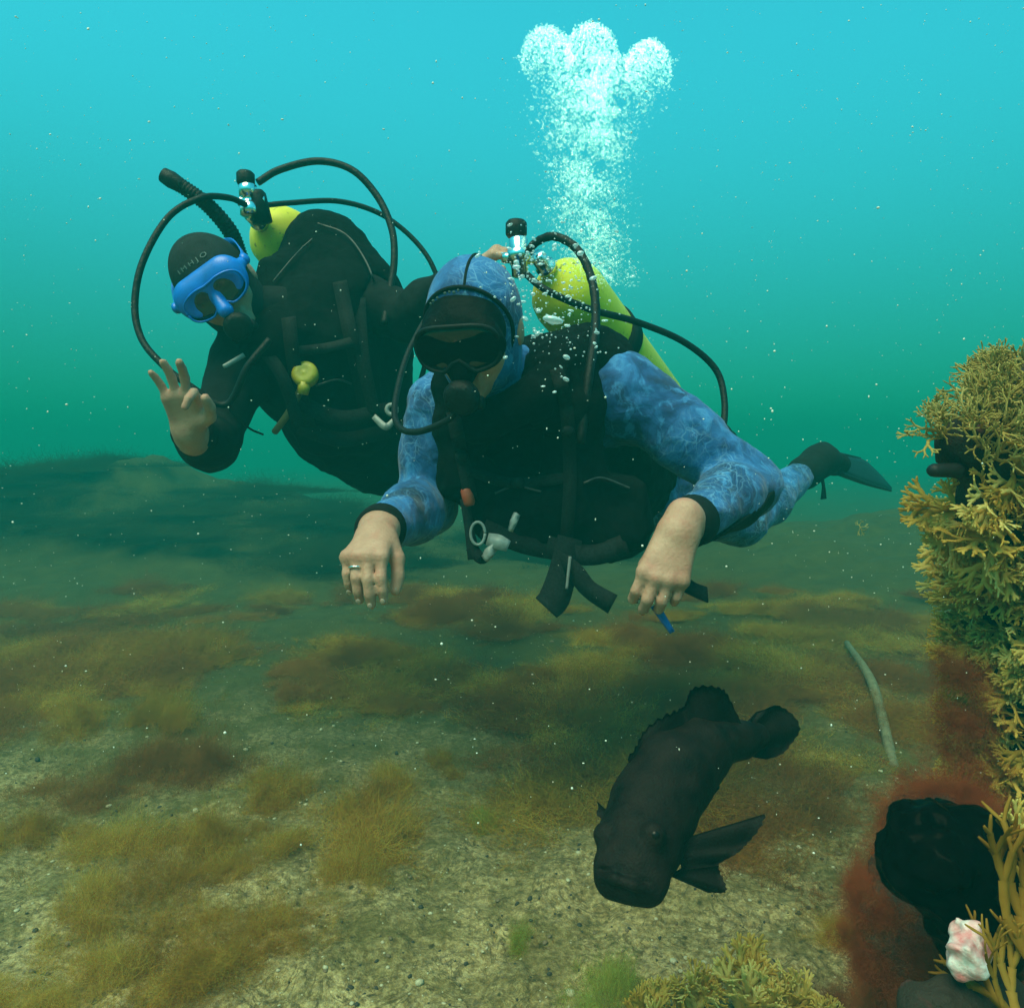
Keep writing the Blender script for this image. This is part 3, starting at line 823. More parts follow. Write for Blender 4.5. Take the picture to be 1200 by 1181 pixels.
    st([(640, 640, 1.45), (690, 652, 1.43), (735, 640, 1.45)], [.045, .035, .04], V(0, .3, 1))
    st([(668, 652, 1.405), (664, 690, 1.392)], [.006, .005], V(1, 0, 0), GILL)
    st([(545, 585, 1.44), (550, 620, 1.43), (556, 655, 1.42)], [.02, .018, .026], V(1, .2, 0))
    st([(552, 640, 1.42), (565, 655, 1.41), (578, 640, 1.42)], [.025, .02, .02], V(.6, .2, .8))
    st([(790, 676, 1.25), (812, 690, 1.25), (829, 697, 1.26)], [.03, .028, .03], V(-.3, .5, .9))
    obj('toggle', mesh('toggle', *lathe(PP(546, 572, 1.44), PP(551, 594, 1.44) - PP(546, 572, 1.44), [(0, 0), (0, .009), (.004, .012), (.03, .012), (.036, .008), (.036, 0)], 14), ORANGE), bv)
    for (a, b, w_) in (((572, 632, 1.41), (596, 640, 1.40), .03), ((568, 655, 1.405), (580, 640, 1.405), .02), ((606, 602, 1.385), (598, 622, 1.385), .014)):
        obj('buckle', mesh('buckle', *strap([PP(*a), (PP(*a) + PP(*b)) / 2 + V(0, -.004, .002), PP(*b)], [w_ * .8, w_, w_ * .7], V(.2, .2, 1), 0.008, 8), STEEL), bv)
    a = PP(560, 625, 1.41)
    obj('ring_buckle', mesh('ring_buckle', *tube([a + V(.014 * math.cos(q), 0, .022 * math.sin(q)) for q in np.linspace(0, 2 * np.pi, 13)], 0.003, 30, 8), STEEL), bv)
    # blue tag he holds
    tg = jl[2][3]
    o_ = [tg + V(-.012, 0, .004), tg + V(.002, 0, .010), tg + V(.028, -.004, -.036), tg + V(.020, -.004, -.040)]
    v_, f_ = slab([np.array(q) for q in o_], 0.005, V(.1, -1, .2), 1, .001)
    obj('plastic_tag', mesh('plastic_tag', v_, f_, BLUED), label='small blue plastic tag gripped under the fist of the diver in blue', cat='tag')
    return hc, M
hc1, M1 = front_diver()
def front_gear():
    r, f, u = M1
    A, B = PP(642, 316, 1.70), PP(772, 480, 2.20)
    t = tank('long yellow scuba tank on the back of the diver in blue camouflage', A, B - A, np.linalg.norm(B - A), 0.092, 'scuba tanks')
    kn = obj('valve_knob', mesh('valve_knob', *lathe(PP(605, 278, 1.64) - np.array(A), V(0, 0, 1), [(0, 0), (0, .02), (.006, .024), (.03, .024), (.036, .019), (.038, 0)], 18), RUBBER), t)
    g = obj('scuba_regulator', None, label='breathing regulator with black hoses worn by the diver in blue camouflage', cat='regulator', group='regulators')
    g.location = A; o = np.array(A)
    def part(n, vf, m): return obj(n, mesh(n, vf[0] - o, vf[1], m), g)
    fs = PP(607, 302, 1.61)
    part('first_stage', merge([lathe(fs + V(0, 0, .045), V(.05, 0, -1), [(0, 0), (0, .014), (.006, .021), (.028, .021), (.030, .026), (.05, .026), (.054, .018), (.085, .018), (.088, .012), (.088, 0)], 24), lathe(fs + V(-.035, 0, .0), V(1, .2, 0), [(0, 0), (0, .011), (.02, .012), (.07, .012), (.07, 0)], 16)]), CHROME)
    hz = lambda pts, r_=0.0068, **k: tube([PP(*q) for q in pts], r_, 60, 12, **k)
    part('inflator_hose', hz([(620, 305, 1.63), (624, 288, 1.60), (648, 277, 1.56), (676, 292, 1.53), (694, 330, 1.50), (698, 380, 1.46), (690, 440, 1.40), (680, 520, 1.39)], 0.0088, rib=0.1), RUBBER)
    part('gauge_hose', hz([(615, 320, 1.62), (640, 340, 1.58), (690, 362, 1.60), (745, 377, 1.66), (800, 400, 1.70), (838, 432, 1.72), (849, 470, 1.70), (846, 510, 1.66), (835, 550, 1.62)], 0.0078), RUBBER)
    m0 = hc1 + f * 0.130 - u * 0.078
    part('mouth_hose', tube([PP(590, 320, 1.66), PP(520, 350, 1.66), PP(482, 405, 1.58), PP(464, 465, 1.46), PP(466, 498, 1.38), PP(490, 506, 1.33), PP(530, 488, 1.29), m0 + r * 0.03 - u * .005], 0.0062, 70, 12), RUBBER)
    part('second_stage', merge([lathe(m0 + f * 0.034, -f, [(0, 0), (0.0, .020), (.004, .029), (.016, .033), (.026, .032), (.036, .018), (.048, .014), (.048, 0)], 26), lathe(m0 - r * .034 - u * .018, r, [(0, 0), (0, .010), (.004, .013), (.066, .013), (.07, 0)], 14)]), RUBBER)
front_gear()

# ================================================================ REAR DIVER, BLACK SUIT
def rear_diver():
    N, hc = PP(322, 372, 1.86), PP(256, 334, 1.76)
    M = frame3(V(.26, -.88, -.38), V(-.56, -.25, .80)); r, f, u = M
    sR, sL = PP(286, 425, 1.82), PP(415, 350, 1.95)
    ch, be, pe = PP(365, 415, 1.98), PP(410, 480, 2.18), PP(450, 520, 2.36)
    eR, wR = PP(246, 520, 1.74), PP(226, 508, 1.56)
    eL, wL = PP(478, 372, 1.92), PP(548, 322, 1.74)
    hips = (PP(430, 535, 2.34), PP(470, 510, 2.42)); knees = (PP(480, 560, 2.70), PP(520, 545, 2.78)); ank = (PP(530, 545, 3.05), PP(565, 525, 3.12))
    bdir = nrm(pe - N); ldir = nrm(sL - sR); front = nrm(np.cross(ldir, bdir)); front = front if front @ V(0, -1, -.4) > 0 else -front
    def trunk(F, e=0.0, k=0.05):
        F.cap(N, ch, 0.06 + e, 0.10 + e, k)
        F.cap(sR + (ch - sR) * 0.25, sL + (ch - sL) * 0.25, 0.088 + e, 0.088 + e, k)
        F.cap(ch, be, 0.158 + e, 0.140 + e, k, flat=front, sq=0.80)
        F.cap(be, pe, 0.140 + e, 0.150 + e, k, flat=front, sq=0.82)
    def limbs(F, e=0.0, k=0.03):
        for s_, el, wr in ((sL, eL, wL), (sR, eR, wR)):
            F.cap(s_, el, 0.074 + e, 0.056 + e, 0.05)
            m = el + (wr - el) * 0.35
            F.cap(el, m, 0.056 + e, 0.054 + e, k); F.cap(m, wr, 0.054 + e, 0.037 + e, k)
        for h_, kn, an in zip(hips, knees, ank):
            F.cap(h_, kn, 0.095 + e, 0.066 + e, 0.05); F.cap(kn, an, 0.066 + e, 0.044 + e, 0.03)
    F = Field((-.92, 1.30, .28), (.12, 3.35, 1.50), 0.0050)
    trunk(F, -0.006); limbs(F, -0.007)
    F.cap(N, hc - u * 0.06, 0.058, 0.056, 0.03); head(F, hc, M)
    for an in ank: F.cap(an, an + V(.04, .2, .0), 0.04, 0.025, 0.02)
    WR = PP(222, 506, 1.53)
    fw = PP(211, 462, 1.465) - WR
    up_ = nrm(fw); bk = V(.05, 1, .12); th = V(1, 0, -.1)
    # thumb and index close the OK ring
    K = WR + up_ * 0.088 + V(1, 0, .22) / 1.02 * 0.031
    it = K + V(.040, -.062, -.012)
    b0 = WR + up_ * 0.02 + V(.024, -.006, 0); 
    jr, _ = hand(F, WR, fw, bk, th, 1.0, curl=((26, 62, 40), (-8, 14, 12), (-12, 12, 12), (-14, 12, 10)), spread=16,
                 thumb_pts=(b0, b0 + V(.034, -.022, .014), b0 + V(.046, -.048, .030), b0 + V(.044, -.066, .048)))
    WL = PP(549, 322, 1.735)
    jl, _ = hand(F, WL, PP(578, 300, 1.70) - WL, V(-.35, -.3, .9), V(-.3, -1, 0), 1.0, curl=((35, 45, 30),) * 4, spread=4)
    F.cap(wR, WR, 0.036, 0.031, 0.015); F.cap(wL, WL, 0.036, 0.031, 0.015)
    t = obj('person', mesh('person', *F.skin(), SKIN), label='scuba diver in black wetsuit and blue mask raising one bare hand in OK sign', cat='person', group='scuba divers')
    F = Field((-.92, 1.50, .28), (.10, 3.2, 1.40), 0.007)
    trunk(F, 0.006); limbs(F, 0.004); F.cap(N, hc - u * 0.08, 0.070, 0.068, 0.04)
    F.wrinkle(0.006, 0.05, 51)
    ws = obj('wetsuit', mesh('wetsuit', *F.skin(), NEO), t)
    dd = nrm(WR - eR)
    obj('cuff', mesh('cuff', *lathe(wR - nrm(wR - eR) * .03, nrm(wR - eR), [(0, .040), (.002, .046), (.03, .044), (.045, .042), (.047, .036)], 24), NEO), ws)
    # hood with print
    F = Field(hc - .19, hc + .19, 0.0048)
    F.ell(hc + u * 0.022 - f * 0.008, V(0.088, 0.106, 0.105), M, 0.02); F.ell(hc + f * 0.012 - u * 0.055, V(0.074, 0.080, 0.074), M, 0.03)
    F.cap(hc - u * 0.05 - f * 0.02, hc - u * 0.14 - f * 0.03, 0.070, 0.074, 0.03)
    F.ell(hc + f * 0.120 - u * 0.038, V(0.064, 0.07, 0.072), M, 0.01, 'sub')
    F.ell(hc + u * 0.020 - f * 0.006, V(0.0785, 0.0985, 0.0955), M, 0.004, 'sub')
    hd = obj('hood', mesh('hood', *F.skin(), mat_black('grey_black_neoprene', (0.008, 0.011, 0.012), (0.018, 0.022, 0.024), 0.85, spec=0.15)), t)
    hcc = hc + u * 0.022 - f * 0.008; S3 = V(0.088, 0.106, 0.105)
    lv, lf = letters("I M H J O", 0.020)
    pts = []
    for x, y, z in lv:
        X = -x * 1.0; Z = 0.050 + y * 0.62 - 1.2 * X * X
        yy = math.sqrt(max(1e-3, 1 - (X / S3[0]) ** 2 - (Z / S3[2]) ** 2))
        n_ = nrm(r * X / S3[0] ** 2 + f * yy / S3[1] + u * Z / S3[2] ** 2)
        pts.append(hcc + r * X + f * yy * S3[1] + u * Z + n_ * (0.0012 + z))
    obj('lettering', mesh('lettering', pts, lf, PRINT, False), hd)
    # blue mask: two windows and a nose pocket
    mk = obj('diving_mask', None, t)
    F = Field(hc - .2, hc + .2, 0.0038)
    mc = hc + u * 0.006
    F.cap(mc + f * 0.098 - r * 0.040 - u * .004, mc + f * 0.098 + r * 0.040 - u * .004, 0.042, k=0.02, flat=f, sq=0.66)
    F.cap(mc + f * 0.092 - r * 0.046 + u * .014, mc + f * 0.092 + r * 0.046 + u * .014, 0.039, k=0.02, flat=f, sq=0.65)
    pass
    for q in (-1, 1):
        F.ell(mc + f * 0.136 + r * q * 0.036 - u * 0.010, V(.044, .020, .034), M, 0.006, 'sub')
        F.ell(mc + f * 0.070 + r * q * 0.088 + u * .010, V(.014, .018, .012), M, 0.012)
    F.cap(mc + f * 0.118 - u * 0.012, mc + f * 0.136 - u * 0.044, 0.011, 0.018, 0.008)
    obj('frame', mesh('frame', *F.skin(), BLUEP), mk)
    for q in (0,):
        o_ = []
        for a in np.linspace(0, 2 * np.pi, 44, endpoint=False):
            x = 0.077 * np.sign(math.cos(a)) * abs(math.cos(a)) ** .62; z = 0.034 * np.sign(math.sin(a)) * abs(math.sin(a)) ** .75
            z *= 1 - (.10 if z > 0 else .62) * math.exp(-(x / .017) ** 2)
            o_.append(mc + f * (0.1240 - 0.010 * (x / .077) ** 2) + r * x + u * (z - .010))
        obj('lens', slab_mesh('lens', o_, 0.003, f, GLASS, 0.001), mk)
        obj('lens_rim', mesh('lens_rim', *tube([p_ + f * .003 for p_ in o_ + o_[:1]], 0.0026, 70, 8), BLUEP), mk)
    sp = [mc + f * .07 - r * .092 + u * .012, mc + f * .02 - r * .098 + u * .022, mc - f * .06 - r * .080 + u * .045, mc - f * .112 + u * .05, mc - f * .06 + r * .082 + u * .045, mc + f * .02 + r * .098 + u * .022, mc + f * .07 + r * .092 + u * .012]
    obj('mask_strap', mesh('mask_strap', *strap(sp, [.016, .018, .03, .04, .03, .018, .016], u, 0.003, 40), BLUEP), mk)
    for q in (-1, 1):
        obj('strap_buckle', mesh('strap_buckle', *ball(mc + f * .062 + r * q * .098 + u * .012, (.011, .019, .014), M, 14, 8), BLUEP), mk)
    # buoyancy vest with its air cell swollen behind the shoulder
    bv = obj('buoyancy_vest', None, t)
    F = Field((-.85, 1.62, .42), (.02, 2.72, 1.46), 0.0072)
    F.cap(ch, be, 0.195, 0.185, 0.05, flat=front, sq=0.86); F.cap(be, pe, 0.185, 0.17, 0.05, flat=front, sq=0.86)
    F.cap(PP(300, 420, 1.84), PP(400, 355, 1.93), 0.095, 0.10, 0.05)
    F.cap(PP(378, 292, 2.02), PP(415, 350, 2.02), 0.105, 0.125, 0.06)
    F.cap(PP(415, 350, 2.02), PP(430, 420, 2.12), 0.115, 0.13, 0.06)
    F.cap(PP(330, 330, 1.93), PP(400, 300, 2.05), 0.07, 0.08, 0.05)
    F.cap(PP(330, 400, 1.80), PP(380, 500, 1.95), 0.070, 0.080, 0.05)
    F.cap(PP(400, 400, 1.88), PP(425, 500, 2.02), 0.065, 0.080, 0.05)
    F.ell(hc, V(.10, .115, .125), M, 0.01, 'sub')
    F.cap(sR + (eR - sR) * .25, eR, 0.072, 0.066, 0.01, 'sub'); F.cap(sL + (eL - sL) * .4, eL, 0.072, 0.066, 0.01, 'sub')
    F.wrinkle(0.009, 0.07, 61); F.wrinkle(0.004, 0.025, 62)
    vv, vf = F.skin(); obj('vest', mesh('vest', vv, vf, CORD), bv)
    on = snapper(vv)
    def lay(pts, w_, side, name='strap', mat=TRIM, th=0.003, n=14):
        c = spline([V(*q, 0) for q in pts], n); obj(name, mesh(name, *strap([on(q[0], q[1]) for q in c], w_, side, th, 40), mat), bv)
    lay([(338, 372), (345, 430), (362, 500)], .034, V(1, 0, 0)); lay([(398, 330), (412, 400), (428, 480)], .036, V(1, 0, 0))
    lay([(345, 412), (380, 408), (415, 400)], .024, V(0, .2, 1)); lay([(350, 500), (400, 515), (455, 505)], .040, V(0, .2, 1))
    lay([(372, 262), (405, 275), (428, 305), (444, 345)], .005, V(.7, 0, .7), 'piping', ZIP); lay([(370, 452), (395, 445), (412, 450)], .005, V(0, .2, 1), 'zip', ZIP)
    lay([(320, 330), (345, 300), (366, 280)], .005, V(.7, 0, .7), 'piping', ZIP)
    def st(px, w_, side=V(1, 0, 0), mat=WEB, name='strap', th=0.004):
        obj(name, mesh(name, *strap([PP(*q) for q in px], w_, side, th), mat), bv)
    st([(262, 430, 1.70), (286, 416, 1.72)], [.010, .011], V(0, 0, 1), STEEL, 'whistle', .008)
    st([(335, 380, 1.735), (341, 395, 1.735)], [.012, .010], V(1, 0, .2), STEEL, 'clip')
    st([(438, 488, 1.83), (452, 500, 1.82), (462, 492, 1.83)], [.014, .018, .012], V(0, .2, 1), STEEL, 'buckle')
    obj('shoulder_ring', mesh('shoulder_ring', *tube([PP(459, 480, 1.83) + V(.012 * math.cos(q), 0, .012 * math.sin(q)) for q in np.linspace(0, 2 * np.pi, 13)], 0.006, 30, 8), STEEL), bv)
    st([(300, 400, 1.76), (330, 440, 1.735), (350, 500, 1.80)], [.03, .03, .03], V(1, 0, .3))
    st([(420, 350, 1.86), (425, 420, 1.83), (440, 490, 1.88)], [.035, .035, .03], V(1, 0, 0))
    st([(345, 470, 1.80), (400, 490, 1.84), (455, 480, 1.90)], [.04, .04, .04], V(0, .2, 1))
    c_ = [(281, 300, 1.90), (270, 272, 1.86), (246, 243, 1.82), (220, 223, 1.80), (194, 207, 1.79)]
    obj('corrugated_hose', mesh('corrugated_hose', *tube([PP(*q) for q in c_], [.019, .019, .018, .017, .017], 90, 14, 0.13, 3), RUBBER), bv)
    obj('inflator', mesh('inflator', *tube([PP(214, 219, 1.795), PP(201, 211, 1.79), PP(191, 205, 1.787)], [.017, .021, .018], 12, 14), RUBBER), bv)
rear_diver()
def rear_gear():
    A, B = PP(306, 262, 1.98), PP(420, 350, 2.52)
    t = tank('yellow scuba tank behind the head of the diver in black', A, B - A, 0.6, 0.092, 'scuba tanks')
    o = np.array(A)
    obj('valve_knob', mesh('valve_knob', *lathe(PP(288, 217, 1.90) - o, V(0, 0, 1), [(0, 0), (0, .02), (.006, .023), (.028, .023), (.034, .017), (.036, 0)], 18), RUBBER), t)
    g = obj('scuba_regulator', None, label='breathing regulator with long looping hoses worn by the diver in black', cat='regulator', group='regulators')
    g.location = A
    def part(n, vf, m): return obj(n, mesh(n, vf[0] - o, vf[1], m), g)
    fs = PP(292, 232, 1.90)
    part('first_stage', merge([lathe(fs + V(-.004, 0, .036), V(.06, 0, -1), [(0, 0), (0, .014), (.006, .023), (.032, .023), (.034, .017), (.05, .017), (.052, .024), (.080, .024), (.084, .015), (.084, 0)], 24), lathe(fs + V(-.03, 0, -.01), V(1, .1, 0.1), [(0, 0), (0, .010), (.01, .014), (.05, .014), (.07, .010), (.07, 0)], 16)]), CHROME)
    part('yoke', lathe(fs + V(.012, .01, .02), V(.2, .1, -1), [(0, 0), (0, .02), (.01, .026), (.08, .026), (.085, 0)], 16), RUBBER)
    hz = lambda pts, r_=0.0072, n=80: tube([PP(*q) for q in pts], r_, n, 12)
    part('mouth_hose', hz([(288, 240, 1.88), (268, 232, 1.84), (236, 232, 1.78), (198, 254, 1.74), (168, 305, 1.70), (158, 355, 1.68), (165, 395, 1.66), (188, 425, 1.64), (222, 452, 1.64), (265, 474, 1.66), (290, 430, 1.64), (316, 398, 1.66)], 0.0078, 120), RUBBER)
    part('inflator_hose', hz([(302, 214, 1.92), (328, 199, 1.94), (372, 189, 1.96), (412, 199, 1.96), (442, 230, 1.96), (459, 268, 1.94), (462, 305, 1.92), (457, 340, 1.90), (450, 380, 1.86)], 0.0095), RUBBER)
    part('gauge_hose', hz([(300, 242, 1.92), (340, 238, 1.96), (396, 236, 2.02), (444, 250, 2.06), (482, 278, 2.08), (507, 312, 2.08), (515, 350, 2.08), (500, 420, 2.05), (485, 470, 2.02), (470, 500, 1.98)], 0.0072, 100), RUBBER)
    part('spare_hose', hz([(356, 448, 1.78), (346, 470, 1.78), (334, 490, 1.79), (322, 506, 1.82)], 0.0085, 24), YHOSE)
    part('thin_line', hz([(262, 470, 1.66), (278, 490, 1.68), (294, 503, 1.72), (308, 509, 1.78)], 0.0025, 30), RUBBER)
    c_ = PP(357, 438, 1.76); n_ = nrm(V(.05, -1, .25))
    part('spare_second_stage', merge([lathe(c_ - n_ * .024, n_, [(0, 0), (0, .024), (.008, .031), (.024, .032), (.032, .028), (.035, .018), (.033, .012), (.036, 0)], 26), lathe(c_ + V(0, 0, -.02), V(-.2, .0, -1), [(0, 0), (0, .016), (.03, .013), (.03, 0)], 14)]), OCTO)
    r, f, u = frame3(V(.26, -.88, -.38), V(-.56, -.25, .80)); hc = PP(256, 334, 1.76); m0 = hc + f * .130 - u * .080
    part('second_stage', merge([lathe(m0 + f * 0.034, -f, [(0, 0), (0.0, .020), (.004, .029), (.016, .033), (.026, .032), (.036, .018), (.048, .014), (.048, 0)], 26), lathe(m0 - r * .034 - u * .018, r, [(0, 0), (0, .010), (.004, .013), (.066, .013), (.07, 0)], 14)]), RUBBER)
rear_gear()

# ================================================================ THE DARK FISH
def fish():
    def fm(name, a, b, rays=False):
        k = NM(name); c = k.coord()
        n = k.noise(c, 38, 5, 0.6); sc = k.vor(c, 330, 'F1'); f = k.noise(c, 420, 3)
        bmp = k.bump(k.math('ADD', sc, f), 0.35, 0.0015)
        return k.done(k.bsdf(k.ramp(n, (0.32, a), (0.70, b)), 0.65, 0, bmp, 0.10))
    skin = fm('fish_skin', (0.0022, 0.0015, 0.0014), (0.0140, 0.0072, 0.0058)); finm = fm('fish_fin', (0.0030, 0.0024, 0.0025), (0.0100, 0.0060, 0.0050))
    ch = [(740, 1014, .815, .040), (750, 985, .845, .0430), (766, 945, .880, .0470), (788, 907, .915, .0475), (816, 882, .950, .0395), (838, 871, .975, .0270), (862, 867, .992, .0215), (884, 862, 1.005, .0205)]
    F = Field(PP(800, 930, .9) - V(.17, .20, .20), PP(800, 930, .9) + V(.17, .20, .20), 0.0024)
    vd = V(0, -1, .1)
    for (a, b) in zip(ch[:-1], ch[1:]):
        F.cap(PP(*a[:3]), PP(*b[:3]), a[3], b[3], 0.02, flat=V(.45, .9, .1), sq=0.80)
    lt = nrm(PP(767, 985, .82) - PP(702, 985, .85)); dn = nrm(PP(737, 1045, .79) - PP(755, 970, .85)); fr = nrm(np.cross(dn, lt)); fr = fr if fr[1] < 0 else -fr
    F.cap(PP(716, 1022, .800), PP(762, 1034, .792), .0170, .0158, .018)            # jaws
    F.cap(PP(718, 1034, .795), PP(758, 1044, .790), .0165, .0150, .010)
    mouth = [PP(704, 1020, .792), PP(720, 1022, .777), PP(742, 1029, .772), PP(768, 1040, .780)]
    for a, b in zip(mouth[:-1], mouth[1:]): F.cap(a, b, .0030, .0030, .004, 'sub')
    for a, b in zip(mouth[:-1], mouth[1:]): F.cap(a + V(0, -.001, -.0062), b + V(0, -.001, -.0062), .0048, .0048, .004)
    for p in (PP(766, 978, .803), PP(708, 978, .830)):
        F.ell(p, (.012, .010, .012), None, .010)
    gc = PP(770, 985, .84)
    for a in np.linspace(-.9, .9, 8):      # gill cover edge
        pass
    g_ = [PP(782, 940, .850), PP(796, 968, .838), PP(796, 995, .832), PP(782, 1018, .822)]
    for a, b in zip(g_[:-1], g_[1:]): F.cap(a, b, .0022, .0022, .004, 'sub')
    F.wrinkle(0.0012, 0.02, 71)
    t = obj('fish', mesh('fish', *F.skin(), skin), label='dark brown fish swimming head down above the pale sand', cat='fish')
    for p in (PP(767, 978, .7995), PP(707, 978, .8265)):
        e = obj('eye', mesh('eye', *ball(p, .0075), plain('fish_eye', (0.005, 0.004, 0.004), 0.25, 0, .1, 40, 0, .15)), t)
    def fin(name, base, tips, th=0.0045, nr=22, nl=7, ridge=0.0009, scal=0.0):
        b = spline([PP(*q) for q in base], nr); tp = spline([PP(*q) for q in tips], nr)
        nn = nrm(np.cross(b[-1] - b[0], tp[nr // 2] - b[nr // 2]))
        vs = []
        for s_ in (-1, 1):
            for i in range(nr):
                for j in range(nl):
                    q = j / (nl - 1)
                    tip = tp[i] + (tp[i] - b[i]) * (scal * (i % 2) - scal / 2)
                    p = b[i] + (tip - b[i]) * q
                    w_ = th / 2 * (1 - q) ** 1.2 + 0.0005 + ridge * (i % 2) * (1 - q * .8)
                    p = p + nn * (s_ * w_ + 0.004 * math.sin(i * .55) * q)
                    vs.append(p)
        f = []; N_ = nr * nl
        for i in range(nr - 1):
            for j in range(nl - 1):
                a = i * nl + j; q = (a, a + nl, a + nl + 1, a + 1)
                f.append(q); f.append(tuple(x + N_ for x in q[::-1]))
        rim = [i * nl for i in range(nr)] + [(nr - 1) * nl + j for j in range(1, nl)] + [i * nl + nl - 1 for i in range(nr - 2, -1, -1)] + [j for j in range(nl - 2, 0, -1)]
        for a, c_ in zip(rim, rim[1:] + rim[:1]): f.append((a, a + N_, c_ + N_, c_)[::-1])
        obj(name, mesh(name, vs, np.array(f), finm), t)
    fin('spiny_dorsal_fin', [(742, 905, .90), (765, 872, .92), (806, 850, .945)], [(735, 888, .90), (752, 862, .92), (778, 838, .93), (804, 829, .945)], nr=20, scal=.18)
    fin('soft_dorsal_fin', [(802, 862, .945), (832, 862, .965), (858, 862, .985)], [(796, 832, .945), (808, 812, .95), (830, 803, .955), (854, 814, .965), (868, 850, .985)], th=.008, nr=26, scal=.05)
    fin('tail_fin', [(874, 850, 1.0), (878, 866, 1.0), (880, 886, 1.0)], [(886, 834, 1.01), (908, 826, 1.02), (928, 836, 1.03), (935, 858, 1.03), (923, 879, 1.02), (896, 889, 1.01)], th=.010, nr=28, scal=.03)
    fin('pectoral_fin', [(802, 982, .845), (797, 1000, .835), (800, 1018, .832)], [(897, 953, .86), (879, 986, .85), (858, 1002, .845), (836, 1018, .84)], th=.006, nr=24, scal=.03)
    fin('pectoral_fin', [(712, 950, .875), (709, 962, .87)], [(699, 938, .885), (701, 956, .88)], th=.004, nr=10)
    fin('pelvic_fin', [(785, 1026, .825), (800, 1018, .83)], [(830, 1046, .835), (846, 1046, .835), (849, 1034, .838), (842, 1014, .84)], th=.006, nr=18, scal=.03)
    fin('anal_fin', [(812, 930, .915), (840, 902, .955)], [(817, 950, .92), (836, 928, .945), (850, 903, .965)], th=.006, nr=16, scal=.05)
fish()

# ================================================================ ALGAE
def algae_mat(name, dark, mid, light, rough=0.85, transl=0.35, thin=0.0):
    k = NM(name); c = k.coord()
    rnd = k.n('ObjectInfo').outputs['Random']
    n = k.noise(c, 17, 4, 0.6); hue = k.rng(rnd, 0, 1, -0.14, 0.14)
    col = k.ramp(k.math('ADD', n, hue), (0.30, dark), (0.50, mid), (0.70, light))
    b = k.bsdf(col, rough, 0, None, 0.15)
    tr = k.n('BsdfTranslucent', i_Color=col).outputs[0]
    m = k.n('MixShader', i_0=transl); k.t.links.new(b, m.inputs[1]); k.t.links.new(tr, m.inputs[2])
    if thin:
        m2 = k.n('MixShader', i_0=thin); k.t.links.new(m.outputs[0], m2.inputs[1]); k.t.links.new(k.n('BsdfTransparent').outputs[0], m2.inputs[2]); m = m2
    return k.done(m.outputs[0])
FLUFF = algae_mat('brown_fluff', (0.34, 0.165, 0.018), (0.50, 0.280, 0.035), (0.60, 0.400, 0.075), transl=.5, thin=.5)
FLUFF_DARK = algae_mat('dark_brown_fluff', (0.20, 0.062, 0.010), (0.32, 0.115, 0.020), (0.40, 0.180, 0.038), transl=.5, thin=.5)
FLUFF_RED = algae_mat('red_brown_fluff', (0.24, 0.038, 0.012), (0.36, 0.074, 0.022), (0.44, 0.135, 0.045), transl=.5, thin=.5)
FLUFF_GREEN = algae_mat('yellow_green_fluff', (0.24, 0.23, 0.02), (0.38, 0.37, 0.05), (0.50, 0.48, 0.10), transl=.5, thin=.5)
FLUFF_WEED = algae_mat('far_weed', (0.016, 0.018, 0.006), (0.036, 0.036, 0.012), (0.062, 0.058, 0.020), transl=.4, thin=.6)
FROND = algae_mat('yellow_brown_frond', (0.62, 0.38, 0.055), (0.80, 0.59, 0.140), (0.86, 0.76, 0.32), 0.6, 0.55)
FROND_OL = algae_mat('olive_brown_frond', (0.38, 0.26, 0.06), (0.54, 0.41, 0.11), (0.64, 0.52, 0.20), 0.7, 0.4)

